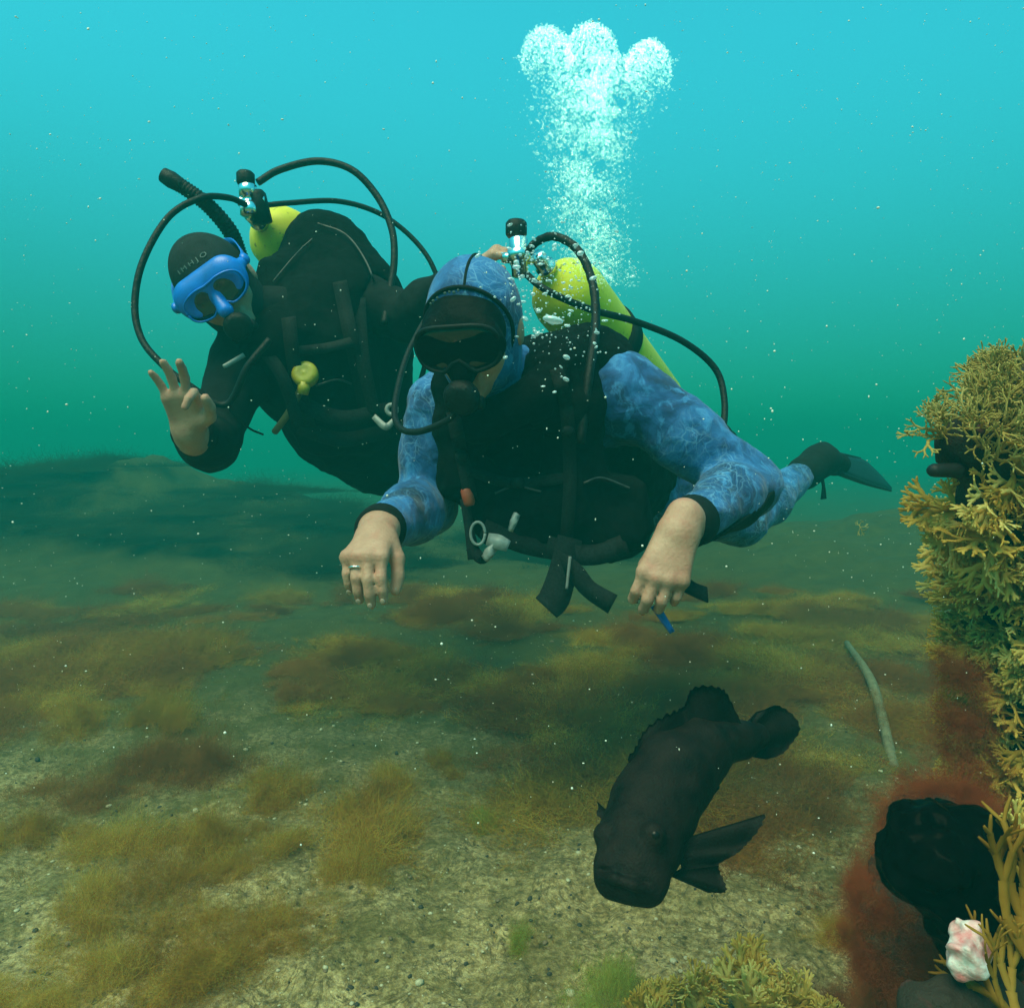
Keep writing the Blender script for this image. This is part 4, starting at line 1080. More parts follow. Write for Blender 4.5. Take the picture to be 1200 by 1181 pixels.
FROND_TAN = algae_mat('tan_frond', (0.26, 0.120, 0.012), (0.36, 0.190, 0.025), (0.44, 0.270, 0.050), 0.7, 0.35)
def strands(n, rad, hgt, seed, w=0.0011, seg=7, wave=0.62, feather=0.75, floppy=0.6):
    """a soft tuft of fine wavy filaments, about rad wide and hgt tall, rooted at the origin"""
    g = np.random.default_rng(seed)
    nb = max(10, n // 60)                                       # filaments grow in a few dozen locks
    nc = 6; cc = g.normal(0, rad * .42, (nc, 2)); cs = g.uniform(.16, .36, nc) * rad
    jc = g.integers(0, nc, nb); bx = cc[jc] + g.normal(0, 1, (nb, 2)) * cs[jc][:, None]; br = np.minimum(np.linalg.norm(bx, axis=1), rad)
    lean = bx / rad * floppy + g.normal(0, 0.45, (nb, 2)); bh = hgt * np.clip(g.lognormal(-.35, .45, nb), .25, 1.9) * (1 - 0.6 * (br / rad) ** 2)
    j = g.integers(0, nb, n)
    root = bx[j] + g.normal(0, rad * 0.09, (n, 2))
    L = bh[j] * g.uniform(0.45, 1.0, n)
    d0 = np.concatenate([lean[j] + g.normal(0, 0.28, (n, 2)), np.ones((n, 1))], 1)
    d0 /= np.linalg.norm(d0, axis=1)[:, None]
    t0 = g.uniform(0, 0.45, n) * (g.uniform(0, 1, n) < feather)     # side hairs leave the lock part way up
    p = np.concatenate([root, np.zeros((n, 1))], 1) + d0 * (L * t0)[:, None]
    side = g.normal(0, 1, (n, 3)); side -= d0 * (side * d0).sum(1)[:, None]; side /= np.linalg.norm(side, axis=1)[:, None]
    d = d0 + side * (t0 > 0)[:, None] * g.uniform(0.4, 1.3, n)[:, None]
    d /= np.linalg.norm(d, axis=1)[:, None]
    st = (L * (1 - t0) / seg)[:, None]
    ws = w * g.uniform(0.6, 1.4, n)[:, None]
    V_ = []
    cur = fbm(np.concatenate([bx[j] * 14, g.uniform(0, 2, (n, 1))], 1), 2, seed)[:, None]
    for s_ in range(seg + 1):
        q = 1 - s_ / seg * 0.75
        V_.append(p - side * ws * q / 2); V_.append(p + side * ws * q / 2)
        d = d + g.normal(0, wave, (n, 3)) + np.concatenate([lean[j] * 0.22, -0.10 * np.ones((n, 1)) * (s_ / seg)], 1) + cur * 0.12
        d /= np.linalg.norm(d, axis=1)[:, None]
        p = p + d * st
        p[:, 2] = np.maximum(p[:, 2], 0.002)
    m = 2 * (seg + 1)
    v = np.stack(V_, 1).reshape(-1, 3)
    b = (np.arange(n) * m)[:, None]
    f = np.concatenate([b + np.array([2 * s_, 2 * s_ + 1, 2 * s_ + 3, 2 * s_ + 2]) for s_ in range(seg)])
    return v, f
TUFT = [strands(9000, 0.10, 0.085, 100 + q, w=.0009) for q in range(4)]
MATS = {'b': FLUFF, 'd': FLUFF_DARK, 'r': FLUFF_RED, 'g': FLUFF_GREEN, 'w': FLUFF_WEED}
TM = {}
def tuft(px, py, wpx, hpx, m, label=None, group=None, seed=0, at=None, name='algae_clump'):
    """a clump of fluffy algae whose foot is on the floor at px, py and is about wpx wide in the photograph"""
    g = np.array(G(px, py, 0.0)) if at is None else np.array(at)
    if at is None:
        for _ in range(3): g = np.array(G(px, py, float(floor_height(np.array([g[0]]), np.array([g[1]]))[0])))
    d = g[1]
    q = seed % 4
    key = (q, m)
    if key not in TM: TM[key] = mesh('algae_clump', *TUFT[q], MATS[m])
    o = obj(name, TM[key], label=label, cat='algae', group=group, loc=g - V(0, 0, .004))
    s_ = wpx / FPX * d / 0.25
    a_ = .75 + .5 * ((seed * 37) % 10) / 10
    o.scale = (s_ * a_, s_ / a_, hpx / FPX * d / 0.085)
    o.rotation_euler = (0, 0, seed * 2.1)
    return o
big = [
 (165, 905, 150, 70, 'd', 'dark reddish brown algae clump in the middle of the left sand'),
 (255, 900, 150, 75, 'd', 'dark brown algae clump right of the reddish one on the left sand'),
 (85, 930, 130, 70, 'd', 'rust brown algae clump near the left edge beside a dark hollow'),
 (205, 835, 120, 85, 'b', 'tall brown algae clump farther back on the left sand'),
 (105, 850, 130, 60, 'b', 'broad olive brown algae clump behind the rust brown one'),
 (320, 930, 130, 70, 'b', 'soft brown algae clump right of the two dark clumps'),
 (190, 1060, 240, 90, 'b', 'largest fluffy brown algae clump in the lower left'),
 (80, 1075, 170, 75, 'b', 'fluffy olive algae clump at the lower left edge of the photo'),
 (245, 1125, 190, 80, 'b', 'fluffy brown algae clump in front of the largest one'),
 (120, 1150, 180, 70, 'b', 'low brown algae clump at the bottom left'),
 (300, 1010, 130, 75, 'b', 'fluffy brown algae clump behind and right of the largest one'),
 (440, 950, 120, 75, 'b', 'light brown algae clump standing alone on sand left of centre'),
 (405, 1030, 100, 75, 'b', 'brown algae clump just in front of the lone clump left of centre'),
 (470, 985, 60, 45, 'b', 'small brown algae clump at the right foot of the lone clump'),
 (700, 900, 110, 60, 'd', 'reddish brown algae clump right behind the back of the fish'),
 (640, 925, 70, 45, 'b', 'small brown algae clump left of the fish back'),
 (575, 965, 60, 40, 'g', 'small olive green algae clump on the pale sand left of the fish'),
 (606, 1100, 55, 40, 'g', 'small yellow green algae clump on sand below left of the fish'),
 (930, 815, 50, 45, 'd', 'small dark algae clump behind the tail of the fish'),
 (1022, 1060, 130, 105, 'r', 'red brown algae clump left of the glossy black creature'),
 (975, 1090, 90, 50, 'b', 'thin brown algae clump left of the red brown ones'),
 (1000, 1190, 150, 60, 'r', 'rusty algae clump at the bottom edge right of the green one'),
 (715, 1185, 150, 120, 'g', 'yellow green fluffy algae clump at the bottom edge'),
 (40, 990, 150, 70, 'b', 'olive brown algae clump at the left edge below the rust brown one'),
 (130, 1000, 150, 70, 'b', 'fluffy brown algae clump between the rust brown and the largest ones'),
 (255, 980, 130, 70, 'b', 'brown algae clump behind the right half of the largest one'),
 (290, 1080, 150, 75, 'b', 'brown algae clump at the right end of the large lower left mass'),
 (30, 1160, 150, 60, 'b', 'low olive algae clump in the bottom left corner'),
 (470, 920, 90, 60, 'b', 'pale brown algae clump behind the lone one left of centre'),
 (240, 770, 110, 70, 'b', 'farther brown algae clump behind the tall one at left'),
 (520, 900, 70, 36, 'b', 'low brown algae clump on pale sand at the centre'),
 (760, 830, 120, 55, 'd', 'dark algae clump on the floor behind the fish dorsal fin'),
 (1125, 870, 110, 120, 'r', 'dark red algae clump on the floor behind the seaweed rock'),
]
for i, (px, py, w_, h_, m, lab) in enumerate(big): tuft(px, py, w_, h_, m, lab, None, i)
sg = np.random.default_rng(5)
n_s = 0
while n_s < 190:
    px, py = sg.uniform(-150, 1250), 690 + 330 * sg.beta(1.0, 2.2)
    if 480 < px < 700 and py > 850: continue
    if px > 930 and py > 880: continue
    g = np.array(G(px, py))
    if fbm(np.array([[g[0] * 1.1, g[1] * 1.1, 0]]), 2, 77)[0] < -0.12 + (0.25 if py > 820 else 0): continue
    s_ = sg.uniform(0.6, 1.5)
    kind_ = 'd' if sg.uniform() < .6 else 'b'
    side_ = 'left of the hanging bare hands' if px < 400 else 'under the diver in blue' if px < 800 else 'between the diver in blue and the seaweed rock'
    tuft(px, py, 165 * s_ * (2.2 / max(g[1], 1.4)), 46 * s_ * (2.2 / max(g[1], 1.4)), kind_,
         f"low {'dark reddish brown' if kind_ == 'd' else 'yellowish brown'} algae tuft {side_}", f"low {'dark' if kind_ == 'd' else 'yellowish'} tufts {side_}", int(sg.integers(0, 99)))
    n_s += 1

for q in range(60):
    x, y = -3.8 + 2.0 * sg.normal(), sg.uniform(4.9, 6.5)
    z = float(floor_height(np.array([x]), np.array([y]))[0])
    o = tuft(0, 0, 100, 40, 'w', 'dark weed bush on the blurred far reef at the left', 'weed bushes on the far reef', q, at=(x, y, z), name='weed_bush')
    k_ = sg.uniform(3, 6); o.scale = (k_, k_, k_ * sg.uniform(.35, .7))

# ---- flat forked fronds
def frond_mesh(seed, L=0.10, w=0.0085, levels=4, fork=24, droop=0.9, mat=None, curl=0.5):
    """one flat leaf that forks again and again, from the origin along +z"""
    g = random.Random(seed); vs, fs = [], []
    def ribbon(p, d, s_, w0, w1, ln, tip):
        n = 4; st = ln / n; prev = None; c = g.uniform(-curl, curl)
        for i in range(n + 1):
            q = i / n; w_ = (w0 + (w1 - w0) * q) * (1 + 0.10 * math.sin(q * 9 + seed))
            if tip and i == n: w_ *= 0.55
            nn = nrm(np.cross(s_, d))
            b = len(vs)
            vs.extend([p - s_ * w_ / 2 + nn * w_ * .07, p - nn * w_ * 0.02, p + s_ * w_ / 2 + nn * w_ * .07])
            vs.extend([p - s_ * w_ / 2 + nn * w_ * .07 - nn * .0007, p - nn * (w_ * 0.02 + .0012), p + s_ * w_ / 2 + nn * w_ * .07 - nn * .0007])
            if prev is not None:
                a = prev
                fs.extend([(a, a + 1, b + 1, b), (a + 1, a + 2, b + 2, b + 1), (a + 4, a + 3, b + 3, b + 4), (a + 5, a + 4, b + 4, b + 5), (a + 3, a, b, b + 3), (a + 2, a + 5, b + 5, b + 2)])
            prev = b
            d = nrm(d + nn * c * 0.16 + s_ * g.uniform(-.10, .10)); s_ = nrm(s_ - d * (s_ @ d)); 
            if i < n: p = p + d * st
        b = prev
        if tip: fs.extend([(b, b + 1, b + 4, b + 3), (b + 1, b + 2, b + 5, b + 4)])
        return p, d, s_
    def grow(p, d, s_, w_, lv, ln):
        tip = lv == 0
        p2, d2, s2 = ribbon(p, d, s_, w_, w_ * (1.28 if not tip else 0.8), ln, tip)
        if tip: return
        nn = np.cross(s2, d2)
        for q in (-1, 1):
            a = R(fork) * g.uniform(0.6, 1.35) * q
            d3 = nrm(d2 * math.cos(a) + s2 * math.sin(a) + nn * g.uniform(-.28, .28))
            s3 = nrm(s2 - d3 * (s2 @ d3))
            if lv > 1 and g.random() < .10: continue
            grow(p2 - d2 * w_ * .1, d3, s3, w_ * 0.80, lv - 1, ln * g.uniform(.72, 1.0))
    grow(V(0, 0, 0), V(0, 0, 1), V(1, 0, 0), w * .7, levels, L / (levels + .6))
    return mesh('frond', vs, np.array(fs), mat, smooth=False)
FR = [frond_mesh(20 + q, 0.100, 0.0135, 5, 23, mat=FROND) for q in range(6)]
FR_FINE = [frond_mesh(40 + q, 0.072, 0.0060, 5, 25, mat=FROND_OL) for q in range(4)]
FR_BIG = [frond_mesh(60 + q, 0.14, 0.0125, 4, 19, mat=FROND_TAN) for q in range(3)]
def plant(at, dirs, kinds, sizes, label, group=None, rolls=None, face=None):
    t = obj('brown_seaweed', None, label=label, cat='seaweed', group=group, loc=at); t.empty_display_size = 0.03
    for q, (d, k_, s_) in enumerate(zip(dirs, kinds, sizes)):
        o = obj('frond', k_, t)
        d = Vector(nrm(d)); rot = d.to_track_quat('Z', 'X').to_matrix().to_4x4()
        if face is not None:
            z = nrm(d); y = np.asarray(face) - z * (np.asarray(face) @ z); y = nrm(y); x = np.cross(y, z)
            rot = Matrix(np.stack([x, y, z], 1).tolist()).to_4x4() @ Matrix.Rotation(random.gauss(0, .55), 4, 'Z')
            o.rotation_euler = rot.to_euler(); o.scale = (s_, s_, s_); continue
        o.rotation_euler = (rot @ Matrix.Rotation(rolls[q] if rolls else random.uniform(0, 6.28), 4, 'Z')).to_euler()
        o.scale = (s_, s_, s_)
    return t

# ================================================================ THE SEAWEED ROCK
def rock_mat():
    k = NM('dark_reef_rock'); c = k.coord()
    n = k.noise(c, 14, 6, 0.65); f = k.noise(c, 90, 5, 0.65); p = k.noise(c, 33, 3)
    col = k.ramp(n, (0.3, (0.010, 0.008, 0.007)), (0.6, (0.035, 0.024, 0.016)), (0.75, (0.070, 0.050, 0.030)))
    col = k.mix(k.rng(p, .62, .70, 0, .7), col, (0.075, 0.020, 0.016))
    return k.done(k.bsdf(col, 0.8, 0, k.bump(f, 0.6, 0.006, k.bump(n, .5, .02)), 0.25))
def reef():
    rm = rock_mat()
    F = Field((.48, .62, -.08), (1.25, 1.36, 1.02), 0.0075)
    F.cap(V(.93, 1.04, -.10), V(.865, 1.02, .42), .20, .160, .06)
    F.cap(V(.865, 1.02, .42), V(.80, 1.00, .66), .160, .135, .06)
    F.cap(PP(1190, 505, .95), PP(1235, 490, 1.0), .055, .085, .05)
    F.cap(PP(1136, 510, .92), PP(1165, 600, .95), .028, .040, .03)
    F.cap(V(.74, .88, -.06), V(.80, .92, .18), .09, .10, .05)
    F.wrinkle(0.030, 0.10, 81); F.wrinkle(0.012, 0.035, 82)
    v, f = F.skin()
    obj('reef_rock', mesh('reef_rock', v, f, rm), label='dark upright rock overgrown with yellow brown seaweed at the right edge', cat='rock')
    # fronds root on the rock's skin, more of them on its lit and outer side
    nrmv = np.zeros_like(v)
    fn = np.cross(v[f[:, 1]] - v[f[:, 0]], v[f[:, 2]] - v[f[:, 0]])
    for q in range(4): np.add.at(nrmv, f[:, q], fn)
    nrmv /= np.linalg.norm(nrmv, axis=1)[:, None] + 1e-12
    g = np.random.default_rng(12)
    th = R(-4.0)
    rel = v - V(0, 0, CAM_Z)
    dep = rel[:, 1] * math.cos(PITCH) - rel[:, 2] * math.sin(PITCH); up = rel[:, 1] * math.sin(PITCH) + rel[:, 2] * math.cos(PITCH)
    py = CY - FPX * up / dep; px = CX + FPX * rel[:, 0] / dep
    vis = (nrmv[:, 1] < 0.35) & (py > 440) & (px < 1330)
    done = []
    n = 0
    for i in g.permutation(np.where(vis)[0]):
        p, m = v[i], nrmv[i]
        if m[0] > 0.75: continue
        y = py[i]
        fine = y < 545
        if 515 < y < 590 and px[i] < 1160: continue                  # bare dark rock shows here
        if y > 930 and g.uniform() < .6: continue
        if y > 1010: continue
        gap = 0.024 if fine else 0.029
        if done and np.min(np.linalg.norm(np.array(done) - p, axis=1)) < gap: continue
        done.append(p); n += 1
        if n > 235: break
        k_ = 6 if fine else 4
        ds, ks, ss = [], [], []
        for q in range(k_):
            d = m * g.uniform(.5, 1.0) + V(-.35, -.25, -.12 if not fine else .45) + g.normal(0, .42, 3)
            ds.append(d); ks.append((FR_FINE if fine else FR)[g.integers(0, 4 if fine else 6)]); ss.append(g.uniform(.70, 1.25) * (1.0 if not fine else 1.0))
        plant(p - m * .004, ds, ks, ss, 'fine olive brown seaweed tuft on top of the dark rock' if fine else 'yellow brown forked seaweed on the side of the dark rock', 'fine seaweed on top of the rock' if fine else 'forked seaweed on the rock', face=m + V(-.2, -.5, .5))
    # dark oval sponge on the rock's edge
    o = PP(1104, 553, .90)
    F = Field(o - .05, o + .08, 0.003)
    F.cap(o + V(-.010, 0, .002), o + V(.022, .006, .002), .0085, .0095, .006); F.cap(o + V(.02, .006, 0), o + V(.05, .02, 0), .006, .01, .006)
    obj('sponge', mesh('sponge', *F.skin(), plain('black_sponge', (0.008, 0.008, 0.009), .6)), label='small black oval knob poking out left of the dark rock', cat='sponge')
reef()
def corner():
    # glossy black animal in a hollow, lower right
    k = NM('glossy_black_skin'); c = k.coord()
    n = k.noise(c, 45, 4, .6)
    m = k.done(k.bsdf(k.ramp(n, (.3, (.0008, .0008, .001)), (.7, (.003, .0025, .0025))), 0.14, 0, k.bump(n, .25, .004), 0.008))
    c0 = PP(1110, 1030, .66)
    F = Field(c0 - .13, c0 + .13, 0.003)
    F.cap(PP(1082, 1000, .665), PP(1140, 1010, .68), .036, .040, .03); F.cap(PP(1095, 1010, .66), PP(1140, 1080, .655), .040, .034, .03)
    F.cap(PP(1130, 985, .69), PP(1180, 1010, .70), .030, .030, .03); F.cap(PP(1140, 1080, .66), PP(1160, 1120, .66), .030, .026, .03)
    F.wrinkle(.009, .028, 91); F.wrinkle(.004, .011, 92)
    obj('sea_creature', mesh('sea_creature', *F.skin(), m), label='glossy black rounded lump ringed by red algae in the lower right corner', cat='sea creature')
    # low boulder under the red algae, and the algae on it
    F = Field(PP(1080, 1090, .82) - .30, PP(1080, 1090, .82) + .30, .007)
    F.cap(PP(1110, 1000, .86), PP(1130, 1180, .82), .066, .095, .05); F.cap(PP(1075, 1125, .80), PP(1140, 1165, .78), .055, .08, .05)
    F.wrinkle(.025, .08, 98); F.wrinkle(.010, .03, 99)
    v, f = F.skin(); obj('boulder', mesh('boulder', v, f, rock_mat()), label='low dark boulder under the red brown algae in the lower right', cat='boulder')
    nv = np.zeros_like(v); fn = np.cross(v[f[:, 1]] - v[f[:, 0]], v[f[:, 2]] - v[f[:, 0]])
    for q in range(4): np.add.at(nv, f[:, q], fn)
    nv /= np.linalg.norm(nv, axis=1)[:, None] + 1e-12
    g = np.random.default_rng(3); done = []
    def on(p, n_, s_, hz, lab, grp, q):
        o = tuft(0, 0, 200, 90, 'r', lab, grp, q, at=p, name='red_algae')
        o.scale = (s_, s_, s_ * hz); o.rotation_euler = Vector(nrm(n_)).to_track_quat('Z', 'Y').to_euler()
    for i in g.permutation(len(v)):
        p, n_ = v[i], nv[i]
        if n_[1] > .35 or n_[2] < -.3 or p[2] < .02: continue
        if done and np.min(np.linalg.norm(np.array(done) - p, axis=1)) < .045: continue
        done.append(p); on(p - n_ * .006, n_ + V(-.1, -.15, .35), g.uniform(.36, .55), g.uniform(.8, 1.25), 'soft red brown algae on the low boulder round the glossy black creature', 'red algae on the low boulder', int(g.integers(0, 99)))
        if len(done) > 60: break
    for q, (px, py, d, nx, ny, nz, s_, hz, lab) in enumerate((
        (1120, 795, .99, -.9, -.3, .2, .46, 1.2, 'upper dark red algae clump on the flank of the seaweed rock'),
        (1126, 850, .98, -.9, -.4, .1, .46, 1.2, 'lower dark red algae clump on the flank of the seaweed rock'),
        (1135, 905, .96, -.7, -.5, .3, .46, 1.1, 'lowest dark red algae clump at the foot of the seaweed rock'))):
        on(PP(px, py, d), V(nx, ny, nz), s_, hz, lab, 'dark red algae on the seaweed rock', q)
    c1 = PP(1136, 1112, .595)
    F = Field(c1 - .045, c1 + .045, 0.0018)
    Mq = frame3(V(.5, -.7, .4), V(-.4, .1, .9))
    F.ell(c1, (.0165, .012, .0145), Mq, .003, box=True, rnd=.003); F.ell(c1 + V(-.010, 0, -.009), (.010, .009, .009), Mq, .006)
    F.wrinkle(.005, .016, 95); F.wrinkle(.002, .006, 96)
    k = NM('pink_white_crust'); c = k.coord(); n = k.noise(c, 70, 4); q = k.noise(c, 260, 3)
    m = k.done(k.bsdf(k.ramp(n, (.36, (.62, .20, .20)), (.52, (.66, .42, .40)), (.64, (.72, .66, .62))), .45, 0, k.bump(q, .4, .003)))
    obj('stone', mesh('stone', *F.skin(), m), label='small pink and white crusted stone below the glossy black creature', cat='stone')
    c2 = PP(1120, 1185, .60)
    F = Field(c2 - .08, c2 + .08, .003); F.cap(c2 + V(-.02, 0, 0), c2 + V(.04, .02, -.01), .022, .03, .02); F.wrinkle(.010, .03, 97)
    obj('stone', mesh('stone', *F.skin(), rock_mat()), label='dark stone at the bottom edge below the pink and white stone', cat='stone')
    # large forked fronds in front of the black animal
    def big(px, py, d, to, k_, s_, lab, roll=0.0):
        a = PP(px, py, d); plant(a, [PP(*q) - a for q in to], k_, s_, lab, face=V(-.25, -1, .35))
    big(1205, 1120, .575, [(1125, 985, .60), (1185, 975, .62), (1215, 1000, .6)], [FR_BIG[0], FR_BIG[1], FR_BIG[2]], [1.0, .9, .8], 'large yellow forked seaweed reaching over the glossy black creature', [.2, 2.9, .4])
    big(1195, 1200, .56, [(1110, 1120, .60), (1170, 1090, .6), (1150, 1150, .56)], [FR_BIG[2], FR_BIG[1], FR_BIG[0]], [.75, .7, .7], 'orange brown forked seaweed in the bottom right corner', [.5, .1, 3.0])
    big(1190, 1010, .72, [(1140, 960, .72), (1180, 930, .74), (1215, 940, .72), (1160, 985, .70)], [FR[0], FR[1], FR[2], FR[4]], [.8, .8, .9, .7], 'loose yellow seaweed at the foot of the rock above the black creature')
corner()
# yellow fronds along the bottom edge
gb = np.random.default_rng(31)
for (px, py, s_, lab) in ((872, 1176, 1.75, 'tallest yellow seaweed tuft at the bottom edge below the fish'), (812, 1182, 1.35, 'yellow seaweed tuft left of the tallest one at the bottom edge'), (925, 1180, 1.35, 'yellow seaweed tuft right of the tallest one at the bottom edge'), (762, 1190, 1.25, 'olive seaweed tuft beside the yellow green fluff at the bottom edge'), (968, 1195, 1.0, 'short yellow seaweed tuft nearest the red algae at the bottom edge')):
    a = np.array(G(px, py)); a[2] = float(floor_height(a[:1], a[1:2])[0]) - .005
    plant(a, [V(gb.normal(0, .45), gb.normal(-.1, .4), 1) for _ in range(9)], [FR[gb.integers(0, 6)] for _ in range(9)], list(gb.uniform(.55, .9, 9) * s_), lab, face=V(0, -1, .6))
# pale stalk, drifting scrap
a, b = np.array(G(1048, 905)), np.array(G(992, 768))
mid = (a + b) / 2 + V(.02, 0, .06)
obj('kelp_stalk', mesh('kelp_stalk', *tube([a + V(0, 0, .01), mid, b + V(0, 0, .05)], [.013, .015, .011], 30, 10), plain('pale_stalk', (0.14, 0.125, 0.065), .8, 0, .35, 60, .4)), label='pale bare stalk lying on the sea floor behind the fish tail', cat='stalk')
o = plant(PP(1008, 618, 2.2), [V(-.4, 0, -1), V(.5, 0, -.8), V(-.1, .2, 1), V(.7, .1, .4)], [FR_FINE[q] for q in range(4)], [.55, .5, .45, .5], 'small dark weed scrap drifting in open water below the swim fin')
# a fallen dark hollow of dead weed, left
for (px, py, w_, h_, lab) in ((140, 925, 60, 40, 'small blackish weed clump in the hollow between the rust brown algae'),):
    pass

# ================================================================ STONES AND SHELL GRIT ON THE FLOOR
def grit():
    g = np.random.default_rng(44)
    base = []
    for q in range(6):
        v, f = ball((0, 0, 0), (1, g.uniform(.6, 1), g.uniform(.35, .7)), None, 7, 5)
        v = v * (1 + .25 * fbm(v * 1.3 + q * 5, 2, q)[:, None]); base.append((v, f))
    vs, fs, mi, n = [], [], [], 0
    N_ = 5200
    Q = .75 + 3.2 * g.uniform(0, 1, N_) ** 1.6; A = g.uniform(R(-46), R(46), N_)
    x, y = np.sin(A) * Q, np.cos(A) * Q; z = floor_height(x, y)
    for i in range(N_):
        v, f = base[g.integers(0, 6)]
        s_ = g.choice([.0022, .0035, .0055, .009], p=[.62, .31, .065, .005]) * g.uniform(.7, 1.3)
        c, s = math.cos(g.uniform(0, 6.3)), math.sin(g.uniform(0, 6.3))
        w_ = np.stack([v[:, 0] * c - v[:, 1] * s, v[:, 0] * s + v[:, 1] * c, v[:, 2]], 1) * s_
        vs.append(w_ + V(x[i], y[i], z[i] + s_ * .15)); fs.append(f + n); n += len(v)
        mi += [int(g.choice([0, 1, 2], p=[.42, .36, .22]))] * len(f)
    m = [plain('pale_grit', (.40, .35, .22), .8, 0, .3, 300), plain('dark_grit', (.030, .026, .018), .8, 0, .4, 300), plain('brown_grit', (.14, .095, .05), .8, 0, .4, 300)]
    obj('shell_grit', mesh('shell_grit', np.concatenate(vs), np.concatenate(fs), m, mi=mi), kind='stuff', label='bits of stone and shell scattered over the sandy floor', cat='grit')
grit()

# ================================================================ BUBBLES AND DRIFTING SPECKS
def ico(sub):
    bm = bmesh.new(); bmesh.ops.create_icosphere(bm, subdivisions=sub, radius=1)
    v = np.array([q.co[:] for q in bm.verts]); f = np.array([[w_.index for w_ in p.verts] for p in bm.faces]); bm.free(); return v, f
def bubble_mat(fine=False):
    k = NM('fine_air_bubble' if fine else 'air_bubble')
    fr = k.n('Fresnel', i_IOR=1.33).outputs[0]
    lw = k.n('LayerWeight', i_Blend=0.45).outputs['Facing']
    gl = k.n('BsdfGlossy', i_Color=(.95, .97, .97), i_Roughness=0.07 if fine else 0.12).outputs[0]
    df = k.n('BsdfDiffuse', i_Color=(1.0, .93, .86) if fine else (.78, .95, 1.0)).outputs[0]
    tr = k.n('BsdfTransparent', i_Color=(.92, .97, .97)).outputs[0]
    tl = k.n('BsdfTranslucent', i_Color=(1.0, .93, .86) if fine else (.80, .96, 1.0)).outputs[0]
    a0 = k.n('MixShader', i_0=0.3); k.t.links.new(df, a0.inputs[1]); k.t.links.new(tl, a0.inputs[2])
    a = k.n('MixShader', i_0=0.75 if fine else 0.8); k.t.links.new(gl, a.inputs[1]); k.t.links.new(a0.outputs[0], a.inputs[2])
    b = k.n('MixShader', i_0=k.rng(lw, 0.0, 0.9, 0.86 if fine else 0.5, 0.97)); k.t.links.new(tr, b.inputs[1]); k.t.links.new(a.outputs[0], b.inputs[2])
    if fine:
        # background shines through; added brightness stands in for light the bubbles focus
        dim_ = k.n('MixShader', i_0=0.22); k.t.links.new(k.n('BsdfTransparent', i_Color=(0, 0, 0)).outputs[0], dim_.inputs[1]); k.t.links.new(a.outputs[0], dim_.inputs[2])
        b = k.n('AddShader'); k.t.links.new(k.n('BsdfTransparent', i_Color=(.90, .93, .92)).outputs[0], b.inputs[0]); k.t.links.new(dim_.outputs[0], b.inputs[1])
    return k.done(b.outputs[0])
BUB = bubble_mat()
BUBF = bubble_mat(True)
def many(name, c, r, sq, sub, mat, **kw):
    v, f = ico(sub); n = len(c)
    g = np.random.default_rng(len(c))
    sc = np.stack([r * g.uniform(.9, 1.35, n), r * g.uniform(.9, 1.3, n), r * sq], 1)
    V_ = (v[None] * sc[:, None] + c[:, None]).reshape(-1, 3); F_ = (f[None] + (np.arange(n) * len(v))[:, None, None]).reshape(-1, 3)
    return obj(name, mesh(name, V_, F_, mat), **kw)
def pxs(a, d): return np.stack([(a[:, 0] - CX) / FPX * d, d, -(a[:, 1] - CY) / FPX * d], 1) @ np.array(Matrix.Rotation(-PITCH, 3, 'X')).T + V(0, 0, CAM_Z)
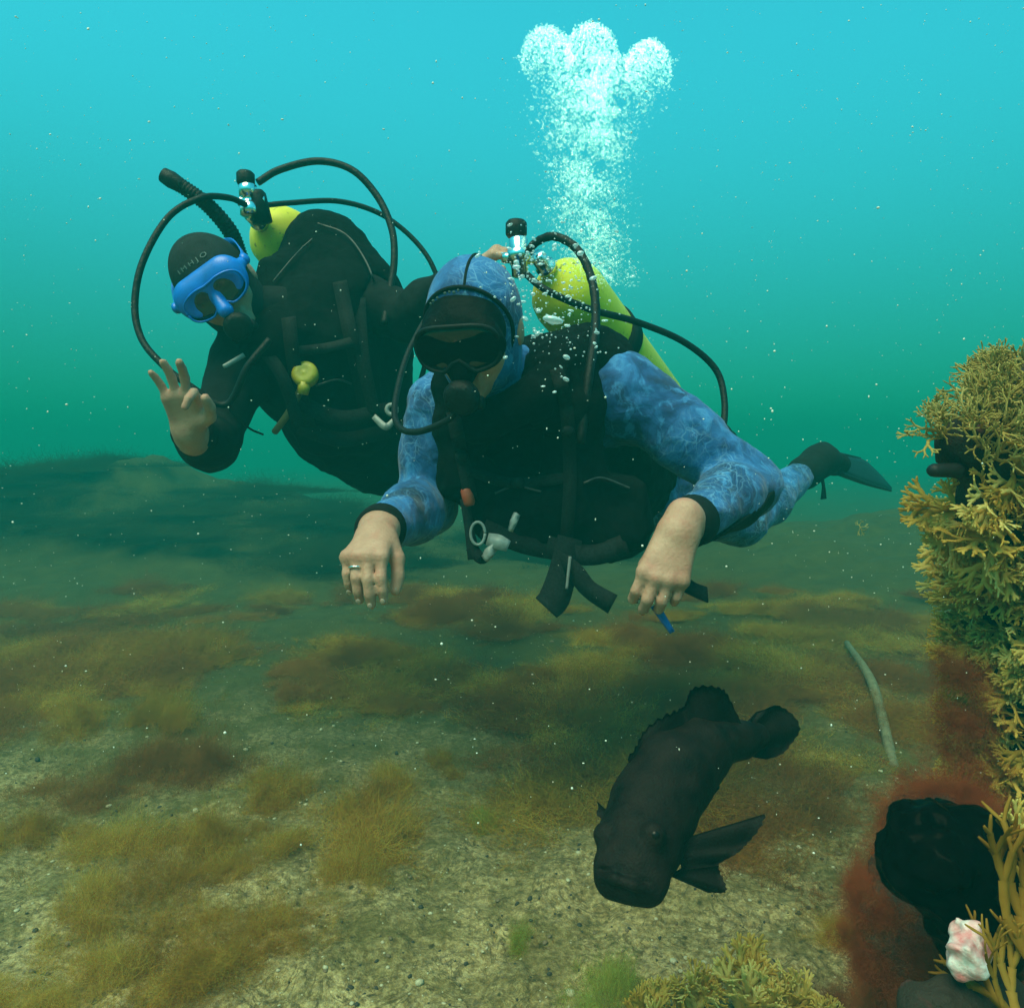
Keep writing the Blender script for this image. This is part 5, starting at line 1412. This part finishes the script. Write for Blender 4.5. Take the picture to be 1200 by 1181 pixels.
def bubbles():
    g = np.random.default_rng(99)
    D0 = 1.62
    # three rounded caps of fine bubbles at the top of the plume
    for (cx, cy, rx, ry, lab) in ((641, 62, 32, 40, 'left of the three domed bubble caps at the top of the plume'), (693, 56, 32, 38, 'middle of the three domed bubble caps at the top of the plume'), (760, 74, 29, 36, 'right of the three domed bubble caps at the top of the plume')):
        n = 2000
        th = np.arccos(1 - 2 * g.beta(1, 2.1, n)); ph = g.uniform(0, 2 * np.pi, n)
        rr = np.where(g.uniform(0, 1, n) < .8, g.normal(.92, .07, n), g.uniform(.2, .95, n))
        X = np.sin(th) * np.cos(ph) * rr * rx; Yd = np.sin(th) * np.sin(ph) * rr * rx; Z = np.cos(th) * rr * ry
        d = D0 + Yd / FPX * D0
        c = pxs(np.stack([cx + X, cy + 8 - Z], 1), d)
        r = np.abs(g.normal(.0011, .0008, n)) + .0006
        many('bubble_cloud', c, r, .8, 0, BUBF, label=lab, cat='bubbles', group='domed bubble caps')
    # the plume between mouth and caps: (y, centre, half width, weight)
    ys = np.array([70, 110, 150, 190, 230, 270, 305, 335]); cx = np.array([696, 700, 690, 688, 690, 690, 700, 722]); hw = np.array([70, 66, 56, 50, 46, 48, 46, 30]); wt = np.array([1.3, 1.6, 1.3, .85, .75, .75, .6, .25])
    n = 22000
    y = g.choice(np.linspace(66, 335, 400), n, p=np.interp(np.linspace(66, 335, 400), ys, wt) / np.interp(np.linspace(66, 335, 400), ys, wt).sum()) + g.normal(0, 2, n)
    w_ = np.interp(y, ys, hw)
    x = np.interp(y, ys, cx) + np.clip(g.normal(0, .46, n), -2, 2) * w_
    # gather them in puffs
    pf = fbm(np.stack([x / 26, y / 20, np.zeros(n)], 1), 3, 4)
    keep = pf > g.uniform(-.75, .22, n); x, y = x[keep], y[keep]; n = len(x)
    d = D0 + g.normal(0, .055, n)
    c = pxs(np.stack([x, y], 1), d)
    r = np.clip(g.lognormal(math.log(.00125), .5, n), .0005, .0050)
    o = np.argsort(-r)
    proto = mesh('bubble', *ico(2), BUB); proto_f = mesh('bubble', *ico(2), BUBF)
    for i in o[:200]:
        b = obj('bubble', proto_f, label='silvery air bubble rising in the plume above the diver in blue', cat='bubble', group='air bubbles in the rising plume', loc=c[i])
        b.scale = (r[i] * g.uniform(1.0, 1.7), r[i] * g.uniform(1.0, 1.6), r[i] * g.uniform(.55, .85)); b.rotation_euler = (g.normal(0, .3), g.normal(0, .3), g.uniform(0, 6))
    many('bubble_plume', c[o[200:]], r[o[200:]], .8, 0, BUBF, kind='stuff', label='plume of fine air bubbles rising from the diver in blue', cat='bubbles')
    # loose bubbles in front of the face, shoulder and hoses of the diver in blue
    n = 520
    x = np.concatenate([g.normal(648, 30, n // 2), g.normal(612, 22, n // 4), g.normal(660, 34, n // 4)]); y = np.concatenate([g.normal(372, 36, n // 2), g.normal(318, 22, n // 4), g.normal(310, 34, n // 4)])
    d = g.uniform(1.22, 1.42, len(x)); c = pxs(np.stack([x, y], 1), d)
    r = np.clip(g.lognormal(math.log(.00145), .55, len(x)), .0006, .0050); o = np.argsort(-r)
    for i in o[:90]:
        b = obj('bubble', proto, label='silvery air bubble beside the masked face of the diver in blue', cat='bubble', group='air bubbles beside the face', loc=c[i])
        b.scale = (r[i] * g.uniform(1.0, 1.7), r[i], r[i] * g.uniform(.5, .9)); b.rotation_euler = (g.normal(0, .3), g.normal(0, .4), 0)
    many('fine_bubbles', c[o[90:]], r[o[90:]], .85, 1, BUB, kind='stuff', label='fine air bubbles beside the face of the diver in blue', cat='bubbles')
    for (px, py, d, sx, sz, lab) in ((648, 375, 1.24, .0185, .0065, 'largest crescent shaped air bubble at the shoulder of the diver in blue'), (716, 130, 1.56, .018, .007, 'broad flat air bubble in the middle of the plume')):
        b = obj('bubble', proto if py > 300 else proto_f, label=lab, cat='bubble', loc=PP(px, py, d)); b.scale = (sx, sx * .8, sz); b.rotation_euler = (0, .2, 0)
bubbles()
def specks():
    g = np.random.default_rng(123)
    n = 7200
    d = .55 + 3.2 * g.uniform(0, 1, n) ** .75
    x = g.uniform(-120, 1320, n); y = g.uniform(-80, 1000, n)
    c = pxs(np.stack([x, y], 1), d)
    k_ = (c[:, 2] > .12) & (fbm(c * 2.6, 2, 8) > g.uniform(-.6, .35, n)); c, d = c[k_], d[k_]; n = len(c)
    r = np.clip(g.lognormal(math.log(.00075), .5, n), .0003, .0015) * (0.5 + .4 * d)
    v, f = ico(0)
    g2 = g.uniform(.4, 1.6, (n, 3))
    V_ = (v[None] * (r[:, None] * g2)[:, None] + c[:, None]).reshape(-1, 3); F_ = (f[None] + (np.arange(n) * len(v))[:, None, None]).reshape(-1, 3)
    k = NM('drifting_speck'); m = k.done(k.bsdf((.75, .76, .68), .7))
    obj('drifting_specks', mesh('drifting_specks', V_, F_, m), kind='stuff', label='pale specks drifting in the water', cat='specks')
specks()
